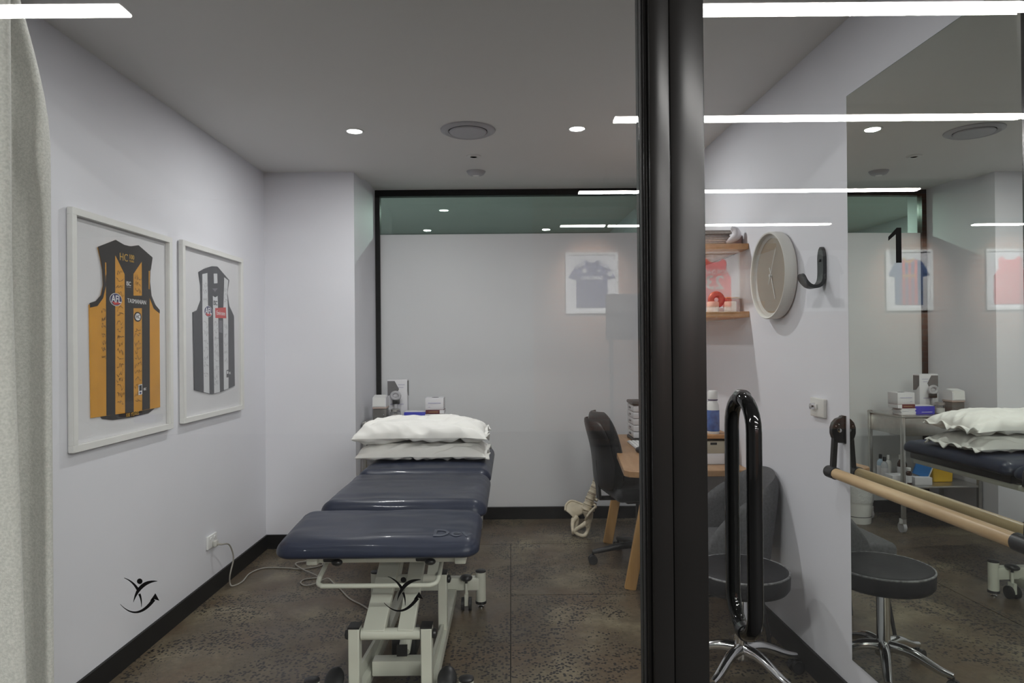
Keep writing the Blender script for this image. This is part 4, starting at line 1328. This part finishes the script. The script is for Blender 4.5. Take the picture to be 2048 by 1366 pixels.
# wall clock
t = on_right('wall_clock', 'round white wall clock with a beige dial and slim white hands', 'clock', 3.115, 1.682)
RC = 0.198
tr = Matrix.Rotation(PI / 2, 4, 'Y')
CLW = M('clock_case', (0.74, 0.73, 0.69), 0.45, var=0.02)
MB().lathe([(RC - 0.035, 0.004), (RC - 0.006, 0.004), (RC, 0.012), (RC, 0.056), (RC - 0.003, 0.060), (RC - 0.009, 0.058), (RC - 0.011, 0.040), (RC - 0.035, 0.034)], n=72, mat=tr).build('case', CLW, t, smooth=40)
dm = M('clock_dial', (0.33, 0.275, 0.21), 0.55, var=0.03)
MB().lathe([(0.001, 0.030), (RC - 0.012, 0.030), (RC - 0.012, 0.036), (0.001, 0.036)], n=72, mat=tr).build('dial', dm, t)


def hand(L, tail, ang, x, w):
    # ang measured clockwise from twelve as seen from the room; viewer looking at the wall sees local +y on the right
    sa, ca = math.sin(ang), math.cos(ang)
    return MB().bar((x, -sa * tail, -ca * tail), (x, sa * L, ca * L), w, 0.0015, (1, 0, 0)).build('hand', WHITEFR, t)


hand(0.118, 0.04, math.radians(158), 0.040, 0.005)
hand(0.135, 0.045, math.radians(28), 0.043, 0.0035)
MB().lathe([(0.001, 0.036), (0.007, 0.036), (0.007, 0.047), (0.001, 0.048)], n=16, mat=tr).build('hub', WHITEFR, t)
MB().lathe([(0.001, 0.051), (RC - 0.0095, 0.051), (RC - 0.0095, 0.0522), (0.001, 0.0522)], n=72, mat=tr).build('cover_glass', FGLASS, t)

# coat hook
t = on_right('coat_hook', 'large black curved coat hook on the right wall beside the clock', 'hook', 2.70, 1.59)
path = [(0.008, 0.163), (0.008, 0.12), (0.008, 0.06), (0.012, 0.030), (0.024, 0.012), (0.042, 0.006), (0.062, 0.010), (0.078, 0.024), (0.088, 0.042), (0.092, 0.058)]
pp = catmull([(a, 0, b) for a, b in path], 5)
hk = MB()
hw, ht = 0.024, 0.0085
ring4 = []
for i, p in enumerate(pp):
    d = (pp[min(i + 1, len(pp) - 1)] - pp[max(i - 1, 0)]).normalized()
    nn = Vector((d.z, 0, -d.x))
    taper_ = 1.0
    e = min(i, len(pp) - 1 - i)
    if e < 6:
        taper_ = math.sqrt(max(0.03, 1 - ((6 - e) / 6.0) ** 2))
    for sy, sn in ((-1, -1), (1, -1), (1, 1), (-1, 1)):
        hk.v.append(tuple(p + Vector((0, sy * hw * taper_, 0)) + nn * sn * ht * 0.5 * 1.6))
m_ = len(pp)
for i in range(m_ - 1):
    for k in range(4):
        q = (k + 1) % 4
        hk.f.append((i * 4 + k, i * 4 + q, (i + 1) * 4 + q, (i + 1) * 4 + k))
hk.f += [(3, 2, 1, 0), tuple((m_ - 1) * 4 + k for k in range(4))]
hk.build('hook_blade', M('hook_black', (0.03, 0.032, 0.034), 0.45), t, smooth=50)
MB().ball((0.0175, 0, 0.11), (0.003, 0.006, 0.006), 10, 6).build('screw', BLACKPL, t)

# switch
t = on_right('dimmer_switch', 'white wall plate with a round dimmer knob above the barre', 'switch', 2.742, 1.114)
MB().rbox(0, 0.014, -0.058, 0.058, -0.038, 0.038, 0.004, 3).build('plate', M('switch_plate', (0.72, 0.71, 0.68), 0.35), t)
MB().lathe([(0.001, 0.014), (0.015, 0.014), (0.012, 0.030), (0.001, 0.031)], n=20, mat=Matrix.Translation((0, -0.022, 0.004)) @ tr).build('dimmer_knob', CHROME, t)
MB().rbox(0.014, 0.021, -0.003, 0.007, -0.006, 0.014, 0.002, 2).build('toggle', WHITEPL, t)

# floating shelves
SY0, SY1 = 3.478, 4.80


def shelf(label, ztop, y0=SY0, y1=SY1, d=0.245, th=0.030):
    t = on_right('wall_shelf', label, 'shelf', y0, ztop, 'oak wall shelves')
    MB().rbox(0.001, d, -(y1 - y0), 0.0, -th, 0.0, 0.002, 2).build('board', OAK, t)
    MB().box(0.002, 0.010, -(y1 - y0) * 0.8, -0.2, -th - 0.004, -th).build('fixing_rail', STEEL, t)
    return t


shelf('upper oak wall shelf holding a stack of papers', 1.883)
shelf('lower oak wall shelf with round wooden ornaments', 1.536)
# papers on the upper shelf
PAPERS = [(0.62, 0.58, 0.58), (0.30, 0.30, 0.33), (0.66, 0.63, 0.60), (0.45, 0.30, 0.28), (0.70, 0.68, 0.68), (0.22, 0.20, 0.21), (0.62, 0.56, 0.50), (0.52, 0.51, 0.53)]
zz = 1.8835
WORDS = ['bottom', 'second lowest', 'third lowest', 'fourth lowest', 'fourth from the top', 'third from the top', 'second from the top', 'topmost']
for k, c in enumerate(PAPERS):
    h = (0.010, 0.009, 0.012, 0.008, 0.011, 0.009, 0.010, 0.008)[k]
    tn = thing('magazine', WORDS[k] + ' magazine of the paper stack on the upper shelf', 'magazine', (1.055 + random.uniform(-0.008, 0.008), 3.70 + random.uniform(-0.01, 0.01), zz), random.uniform(-0.05, 0.05), 'papers on the upper shelf')
    pg = MB().rbox(-0.098, 0.098, -0.145, 0.145, 0.001, h - 0.0015, 0.001, 1).build('pages', M('paper_pages', (0.66, 0.62, 0.60), 0.8, var=0.1, vscale=100), tn)
    MB().rbox(-0.100, 0.100, -0.148, 0.148, h - 0.0014, h, 0.0005, 1).rbox(-0.100, 0.100, -0.148, 0.148, 0, 0.0009, 0.0004, 1).build('cover', M('magazine_cover_%d' % k, c, 0.45), tn)
    zz += h + 0.0004
t = thing('white_bird_ornament', 'white curved ornament leaning over the end of the paper stack', 'ornament', (1.165, 3.535, 1.8835))
orn = [(-0.045, 0.0, 0.010), (-0.012, 0.0, 0.030), (0.008, 0.0, 0.050), (0.002, 0.0, 0.075), (-0.02, 0.0, 0.092)]
MB().tube(catmull(orn, 5), [0.008 + 0.016 * math.sin(PI * i / 20) for i in range(21)], 12).build('ornament_body', M('white_ceramic', (0.78, 0.76, 0.80), 0.4), t, smooth=70)
MB().prism([(-0.03, 0.0), (0.035, 0.0), (0.035, 0.056), (0.024, 0.05), (0.016, 0.066), (-0.008, 0.046), (-0.03, 0.03)], lambda u, v, q: (u + 0.01, q, v), 0.028, 0.050).build('pink_card', M('pink_card', (0.50, 0.34, 0.33), 0.7), t)
# ornaments on the lower shelf
PALEW = wood_mat('pale_maple', (0.66, 0.47, 0.34), (0.76, 0.58, 0.44), 'Z', 10)
COPPER = M('copper_ring', (0.36, 0.10, 0.05), 0.4, metal=0.2, var=0.2, vscale=30)
for lx, lab in ((1.045, 'left of the two pale wooden candle holders on the lower shelf'), (1.135, 'right of the two pale wooden candle holders on the lower shelf')):
    t = thing('candle_holder', lab, 'candle holder', (lx, 3.525, 1.5363), 0, 'candle holders on the lower shelf')
    MB().lathe([(0.001, 0), (0.028, 0), (0.030, 0.003), (0.030, 0.050), (0.028, 0.053), (0.020, 0.053), (0.019, 0.042), (0.001, 0.042)], n=28).build('wooden_cup', PALEW, t)
    MB().lathe([(0.001, 0.0425), (0.018, 0.0425), (0.018, 0.050), (0.001, 0.050)], n=20).build('candle', WHITEPL, t)
t = thing('ring_ornament', 'upright reddish brown ring ornament behind the candle holders', 'ornament', (1.085, 3.60, 1.5363))
MB().tube([(0.028 * math.cos(a), 0, 0.068 + 0.028 * math.sin(a)) for a in [2 * PI * k / 32 for k in range(32)]], 0.017, 12, closed=True).build('ring', COPPER, t, smooth=60)
MB().rbox(-0.03, 0.03, -0.025, 0.025, 0.0, 0.024, 0.004, 2).build('plinth', COPPER, t)
t = thing('wooden_block', 'small reddish wooden box at the wall end of the lower shelf', 'box', (1.165, 3.60, 1.5363))
MB().rbox(-0.035, 0.035, -0.035, 0.035, 0, 0.070, 0.003, 2).build('box_body', COPPER, t)
MB().rbox(-0.036, 0.036, -0.036, 0.036, 0.0705, 0.080, 0.003, 2).build('lid', OAK, t)

# ================================================================== DESK CORNER
DZ = 0.73
t = desk = thing('desk', 'beech topped desk on slanted timber trestle legs against the right wall', 'desk', (0, 0, 0))
top = [(0.572, 3.50), (0.590, 3.462), (0.635, 3.445), (0.70, 3.452), (0.78, 3.462), (XR(3.46) - 0.006, 3.462), (XR(4.86) - 0.006, 4.86), (0.675, 4.86), (0.665, 4.70), (0.642, 4.30), (0.608, 3.9)]
MB().prism(top, lambda u, v, q: (u, v, q), DZ - 0.032, DZ).build('desk_top', DESK, desk, smooth=20, bevel=0.003, tri=False)
for y in (3.83, 4.72):
    for (xb, xt) in ((0.655, 0.79), (1.16, 1.03)):
        MB().bar((xb, y, 0.0), (xt, y, DZ - 0.034), 0.034, 0.062, (1, 0, 0)).build('leg', LEGW, desk, bevel=0.003)
    MB().rbox(0.76, 1.06, y - 0.02, y + 0.02, DZ - 0.09, DZ - 0.0325, 0.003, 2).build('trestle_head', LEGW, desk)
    MB().rbox(0.72, 1.10, y - 0.014, y + 0.014, 0.28, 0.33, 0.003, 2).build('stretcher', LEGW, desk)
t = thing('drawer_tower', 'small clear desktop drawer tower with a black top', 'drawer unit', (0.880, 4.60, DZ))
MB().rbox(-0.085, 0.085, -0.12, 0.12, 0, 0.022, 0.006, 2).build('base', BLACKPL, t)
for k in range(5):
    d_ = MB().rbox(-0.08, 0.08, -0.115, 0.115, 0.024 + k * 0.043, 0.024 + k * 0.043 + 0.040, 0.004, 2).build('drawer', M('frosted_drawer', (0.55, 0.55, 0.57), 0.3), t)
    MB().rbox(-0.02, 0.02, -0.122, -0.115, 0.040 + k * 0.043, 0.050 + k * 0.043, 0.002, 2).rbox(-0.088, -0.080, -0.02, 0.02, 0.040 + k * 0.043, 0.050 + k * 0.043, 0.002, 2).build('drawer_pull', BG, d_)
MB().rbox(-0.086, 0.086, -0.122, 0.122, 0.240, 0.262, 0.008, 3).build('lid', BLACKPL, t)
t = thing('keyboard', 'slim white computer keyboard on the desk', 'keyboard', (0.815, 4.32, DZ + 0.0005), 0.0)
MB().rbox(-0.062, 0.062, -0.15, 0.15, 0, 0.010, 0.004, 2).build('case', M('keyboard_case', (0.62, 0.62, 0.63), 0.3, metal=0.3), t)
proto = None
kb = t
for r_ in range(5):
    for c_ in range(12):
        if proto is None:
            proto = MB().rbox(-0.0095, 0.0095, -0.0105, 0.0105, 0.0, 0.004, 0.0015, 1).build('key', WHITEPL, kb)
            kk = proto
        else:
            kk = proto.copy()
            COL.objects.link(kk)
            kk.parent = kb
        kk.location = (-0.046 + r_ * 0.023, -0.131 + c_ * 0.0238, 0.0101)
t = thing('computer_mouse', 'black computer mouse on the desk in front of the keyboard', 'mouse', (0.765, 4.05, DZ + 0.0005))
MB().ball((0, 0, 0.014), (0.032, 0.055, 0.020), 20, 10).build('shell', BLACKPL, t)
MB().cyl((-0.003, -0.03, 0.029), (0.003, -0.03, 0.029), 0.008, n=12).build('wheel', GREYPL, t)
t = thing('desk_riser', 'small oak riser shelf on the desk by the right wall', 'riser', (0, 0, 0))
MB().rbox(0.93, 1.168, 3.62, 3.90, 0.868, 0.888, 0.002, 2).build('board', OAK, t)
for x in (0.94, 1.152):
    MB().rbox(x - 0.008, x + 0.008, 3.62, 3.90, DZ + 0.0005, 0.8675, 0.002, 2).build('side_panel', OAK, t)
t = thing('spray_bottle', 'blue and white spray bottle on the oak riser', 'bottle', (1.085, 3.68, 0.8885))
MB().lathe([(0.001, 0), (0.031, 0), (0.033, 0.005), (0.033, 0.15), (0.024, 0.172), (0.022, 0.178), (0.001, 0.178)], n=26).build('body', WHITEPL, t, smooth=50)
MB().lathe([(0.0336, 0.014), (0.034, 0.016), (0.034, 0.125), (0.0336, 0.127), (0.033, 0.12), (0.033, 0.02)], n=26).build('blue_label', M('label_blue', (0.05, 0.12, 0.34), 0.4, var=0.3, vscale=30), t)
MB().lathe([(0.001, 0.179), (0.026, 0.179), (0.026, 0.184), (0.001, 0.184)], n=26).build('collar', M('navy_collar', (0.03, 0.03, 0.12), 0.4), t)
MB().lathe([(0.001, 0.1845), (0.025, 0.1845), (0.026, 0.19), (0.026, 0.225), (0.022, 0.232), (0.001, 0.233)], n=26).build('cap', WHITEPL, t)
t = thing('tissue_box', 'beige and white box with a small black label under the oak riser', 'box', (1.055, 3.66, DZ + 0.0005))
MB().rbox(-0.085, 0.085, -0.03, 0.12, 0, 0.058, 0.003, 2).build('lower_half', BW, t)
MB().rbox(-0.085, 0.085, -0.03, 0.12, 0.0581, 0.122, 0.003, 2).build('upper_half', M('carton_beige', (0.46, 0.42, 0.33), 0.5), t)
MB().rbox(0.0, 0.035, -0.0315, -0.0300, 0.104, 0.116, 0.0005, 1).build('black_label', BLACKPL, t)


# ================================================================== OFFICE CHAIR
def star_base(t, n, R, z_hub, z_tip, mat, hub_r, ang0, wheel_r, wheelm):
    for k in range(n):
        a = ang0 + 2 * PI * k / n
        c, s = math.cos(a), math.sin(a)
        lg = MB()
        P = catmull([(hub_r * 0.4 * c, hub_r * 0.4 * s, z_hub), (R * 0.4 * c, R * 0.4 * s, z_hub - 0.004), (R * 0.8 * c, R * 0.8 * s, z_tip + 0.012), (R * c, R * s, z_tip)], 5)
        lg.tube(P, [0.024 - 0.010 * i / (len(P) - 1) for i in range(len(P))], 12)
        o = lg.build('base_arm', mat, t, smooth=60)
        w = MB()
        tx, ty = -s, c
        cx, cy = R * c, R * s
        w.cyl((cx, cy, wheel_r), (cx, cy, z_tip), 0.006, n=8)
        for q in (-1, 1):
            w.cyl((cx + tx * 0.006 * q, cy + ty * 0.006 * q, wheel_r), (cx + tx * 0.022 * q, cy + ty * 0.022 * q, wheel_r), wheel_r, n=20)
        w.build('caster', wheelm, t)


def slab_back(name, mat, parent, w, h, th, base, lean, bow, roll=0.35, seg=(14, 18)):
    """padded curved back: local x forward, y across, z up from base"""
    mb = MB()
    nu, nv = seg
    for side in (1, -1):
        k = len(mb.v)
        for j in range(nv + 1):
            v = j / nv
            for i in range(nu + 1):
                u = -1 + 2 * i / nu
                u = math.sin(u * PI / 2)
                vv = 0.5 - 0.5 * math.cos(v * PI)
                wid = w / 2 * (0.80 + 0.20 * math.sin(PI * min(1, vv * 0.9 + 0.12))) * (max(0.0, 1 - max(0, (vv - 0.72) / 0.28) ** 2.4) ** 0.5 * 0.55 + 0.45) * (max(0.0, 1 - max(0, (0.16 - vv) / 0.16) ** 2.4) ** 0.5 * 0.3 + 0.7)
                e = max(0.0, (1 - u ** 4)) ** 0.5 * max(0.0, 1 - (2 * vv - 1) ** 6) ** 0.5
                x = base[0] - lean * vv + roll * 0.12 * math.sin(PI * vv) * 0.6 + bow * u * u + side * th / 2 * e
                mb.v.append((x, base[1] + wid * u, base[2] + h * vv))
        for j in range(nv):
            for i in range(nu):
                q = k + j * (nu + 1) + i
                mb.f.append((q, q + 1, q + nu + 2, q + nu + 1))
    return mb.build(name, mat, parent, smooth=75)


t = thing('office_chair', 'black swivel office chair pulled up to the desk', 'office chair', (0.80, 4.28, 0), math.radians(9))
star_base(t, 5, 0.30, 0.115, 0.075, BLACKPL, 0.05, math.radians(172), 0.028, BLACKPL)
MB().cyl((0, 0, 0.09), (0, 0, 0.40), 0.027, n=18).build('gas_column', BLACKPL, t)
MB().rbox(-0.12, 0.12, -0.10, 0.10, 0.395, 0.43, 0.01, 2).build('tilt_mechanism', BLACKPL, t)
MB().cyl((-0.02, -0.08, 0.41), (0.0, -0.24, 0.395), 0.006, n=8).build('lever', GREYPL, t)
MB().rbox(-0.22, 0.24, -0.235, 0.235, 0.432, 0.51, 0.036, 5).build('seat', BLACKFAB, t)
MB().bar((-0.10, 0, 0.415), (-0.27, 0, 0.42), 0.06, 0.016).bar((-0.265, 0, 0.415), (-0.285, 0, 0.66), 0.06, 0.016, (1, 0, 0)).build('back_bracket', BLACKPL, t)
slab_back('backrest', BLACKFAB, t, 0.45, 0.46, 0.075, (-0.225, 0, 0.50), 0.075, 0.045)
slab_back('back_shell', BLACKPL, t, 0.43, 0.43, 0.030, (-0.272, 0, 0.49), 0.075, 0.045)

# ================================================================== SPINE MODEL
t = spine = thing('spine_model', 'cream anatomical pelvis and spine model standing behind the office chair', 'anatomical model', (0.52, 4.93, 0.002), math.radians(38))


def blob(name, pts, rads, mat, parent, n=12):
    P = catmull(pts, 4)
    rr = []
    for i in range(len(P)):
        f = i / (len(P) - 1) * (len(rads) - 1)
        a = int(min(f, len(rads) - 2))
        rr.append(rads[a] + (rads[a + 1] - rads[a]) * (f - a))
    return MB().tube(P, rr, n).build(name, mat, parent, smooth=70)


# pelvis: flared wings, sockets, and the ring of the pubis and sitting bones, facing left
for sgn in (1, -1):
    wing = MB()
    low = catmull([(-0.050, 0.058, 0.110), (-0.020, 0.060, 0.118), (0.012, 0.052, 0.130), (0.036, 0.036, 0.142)], 4)
    crest = catmull([(-0.085, 0.112, 0.165), (-0.062, 0.128, 0.200), (-0.010, 0.122, 0.222), (0.048, 0.062, 0.196)], 4)
    nu, nv = len(low) - 1, 8
    for j in range(nv + 1):
        v = j / nv
        for i in range(nu + 1):
            p = low[i].lerp(crest[i], v)
            wing.v.append((p.x, sgn * (p.y - 0.016 * math.sin(PI * v)), p.z))
    for j in range(nv):
        for i in range(nu):
            q = j * (nu + 1) + i
            wing.f.append((q, q + 1, q + nu + 2, q + nu + 1))
    blob('iliac_crest', [(p.x, sgn * p.y, p.z) for p in crest[::4]], [0.008, 0.008, 0.008, 0.010], BONE, spine, 8)
    o = wing.build('hip_wing', BONE, spine, smooth=75)
    m2 = o.modifiers.new('thick', 'SOLIDIFY')
    m2.thickness = 0.006
    blob('hip_ring', [(-0.02, sgn * 0.062, 0.115), (-0.062, sgn * 0.055, 0.092), (-0.098, sgn * 0.024, 0.062), (-0.105, sgn * 0.010, 0.040), (-0.085, sgn * 0.032, 0.018), (-0.055, sgn * 0.056, 0.014), (-0.028, sgn * 0.062, 0.05), (-0.018, sgn * 0.062, 0.105)],
         [0.020, 0.016, 0.012, 0.013, 0.012, 0.015, 0.014, 0.018], BONE, spine)
    MB().lathe([(0.001, 0), (0.020, 0), (0.027, 0.012), (0.021, 0.014), (0.012, 0.006), (0.001, 0.004)], n=20, mat=Matrix.Translation((-0.040, sgn * 0.062, 0.095)) @ Matrix.Rotation(-sgn * PI / 2, 4, 'X')).build('hip_socket', BONE, spine)
blob('sacrum', [(0.030, 0, 0.175), (0.040, 0, 0.14), (0.045, 0, 0.10), (0.034, 0, 0.06), (0.018, 0, 0.035)], [0.042, 0.036, 0.026, 0.016, 0.006], BONE, spine)
sp = catmull([(0.022, 0, 0.190), (0.048, -0.012, 0.26), (0.085, -0.026, 0.34), (0.110, -0.034, 0.43), (0.122, -0.036, 0.52), (0.115, -0.034, 0.61), (0.10, -0.03, 0.68)], 6)
NV = 11
pv = None
for k in range(NV):
    i = k / NV * (len(sp) - 2)
    a = int(i)
    p = sp[a] + (sp[a + 1] - sp[a]) * (i - a)
    d = (sp[a + 1] - sp[a]).normalized()
    q = Vector((0, 0, 1)).rotation_difference(d).to_matrix().to_4x4()
    sc = 1.42 - 0.40 * k / NV
    if pv is None:
        mb = MB().lathe([(0.001, -0.013), (0.024, -0.013), (0.0255, -0.010), (0.021, 0.0), (0.0255, 0.010), (0.024, 0.013), (0.001, 0.013)], n=18)
        mb.rbox(0.018, 0.060, -0.004, 0.004, -0.012, 0.008, 0.003, 2)
        mb.rbox(0.012, 0.022, -0.040, 0.040, -0.005, 0.005, 0.003, 2)
        pv = mb.build('vertebra', BONE, spine, smooth=50)
        pd_ = MB().lathe([(0.001, -0.004), (0.022, -0.004), (0.0235, 0.0), (0.022, 0.004), (0.001, 0.004)], n=16).build('disc', DISC, pv)
        vo = pv
    else:
        vo = pv.copy()
        COL.objects.link(vo)
        vo.parent = spine
        do = pd_.copy()
        COL.objects.link(do)
        do.parent = vo
    vo.matrix_local = Matrix.Translation(p) @ q @ Matrix.Scale(sc, 4)
pd_.location = (0, 0, 0.0175)
for ch in spine.children:
    for g_ in ch.children:
        if g_.name.startswith('disc'):
            g_.location = (0, 0, 0.0175)

# ================================================================== STOOL
t = stool = thing('swivel_stool', 'round black vinyl stool with grey piping on a chrome star base', 'stool', (0.935, 2.805, 0))
star_base(t, 5, 0.245, 0.125, 0.070, CHROME, 0.05, math.radians(-62), 0.027, BLACKPL)
MB().lathe([(0.001, 0.085), (0.030, 0.085), (0.034, 0.10), (0.030, 0.135), (0.026, 0.15), (0.026, 0.33), (0.001, 0.33)], n=26).build('column', CHROME, t, smooth=50)
MB().lathe([(0.001, 0.331), (0.021, 0.331), (0.021, 0.375), (0.001, 0.375)], n=20).build('gas_lift', BLACKPL, t)
MB().lathe([(0.001, 0.372), (0.150, 0.372), (0.180, 0.378), (0.190, 0.392), (0.192, 0.440), (0.188, 0.448), (0.172, 0.456), (0.10, 0.462), (0.001, 0.464)], n=56).build('seat', STOOLV, t, smooth=50)
MB().tube([(0.1885 * math.cos(a), 0.1885 * math.sin(a), 0.4485) for a in [2 * PI * k / 56 for k in range(56)]], 0.0045, 8, closed=True).build('seat_piping', PIPING, t, smooth=70)
MB().cyl((0.03, 0, 0.36), (-0.165, -0.05, 0.352), 0.005, n=8).build('lever', BLACKPL, t)

# ================================================================== TUB CHAIR
t = tub = thing('tub_chair', 'dark grey upholstered tub chair against the right wall behind the stool', 'armchair', (0.915, 3.225, 0), PI)
tub.scale = (1, 0.86, 1)
# local x forward (into the room), U-shaped shell open to the front
ush = catmull([(0.055, -0.225, 0), (-0.05, -0.228, 0), (-0.16, -0.215, 0), (-0.225, -0.15, 0), (-0.245, 0.0, 0), (-0.225, 0.15, 0), (-0.16, 0.215, 0), (-0.05, 0.228, 0), (0.055, 0.225, 0)], 6)
shm = MB()
m_ = len(ush)
NZ2 = 8
for side in (0, 1):
    for j in range(NZ2 + 1):
        for i, p in enumerate(ush):
            f = i / (m_ - 1)
            back = math.sin(PI * f)
            ztop = 0.47 + 0.315 * back ** 0.75
            z = 0.40 + (ztop - 0.40) * j / NZ2
            d = (ush[min(i + 1, m_ - 1)] - ush[max(i - 1, 0)]).normalized()
            nn = Vector((d.y, -d.x, 0))
            e = math.sqrt(max(0.0, 1 - (max(0, j / NZ2 - 0.7) / 0.3) ** 2))
            off = (0.026 * e + 0.002) * (1 if side else -1)
            lean = -0.055 * back * (z - 0.40) / 0.38
            q = p + nn * off + Vector((lean, 0, 0))
            shm.v.append((q.x, q.y, z))
K = (NZ2 + 1) * m_
for side in (0, 1):
    for j in range(NZ2):
        for i in range(m_ - 1):
            q = side * K + j * m_ + i
            shm.f.append((q, q + 1, q + m_ + 1, q + m_))
for i in range(m_ - 1):
    shm.f.append((i, i + 1, K + i + 1, K + i))
    a = NZ2 * m_ + i
    shm.f.append((a, a + 1, K + a + 1, K + a))
for j in range(NZ2):
    for i in (0, m_ - 1):
        a = j * m_ + i
        shm.f.append((a, a + m_, K + a + m_, K + a))
shm.build('shell', GREYFAB, t, smooth=60)
MB().rbox(-0.20, 0.21, -0.205, 0.205, 0.385, 0.465, 0.03, 5).build('seat', GREYFAB, t)
for sx, sy in ((1, 1), (1, -1), (-1, 1), (-1, -1)):
    MB().cyl((0.16 * sx - 0.02, 0.17 * sy, 0.388), (0.21 * sx - 0.02, 0.215 * sy, 0.0), 0.011, 0.008, 12).build('leg', BLACKPL, t)
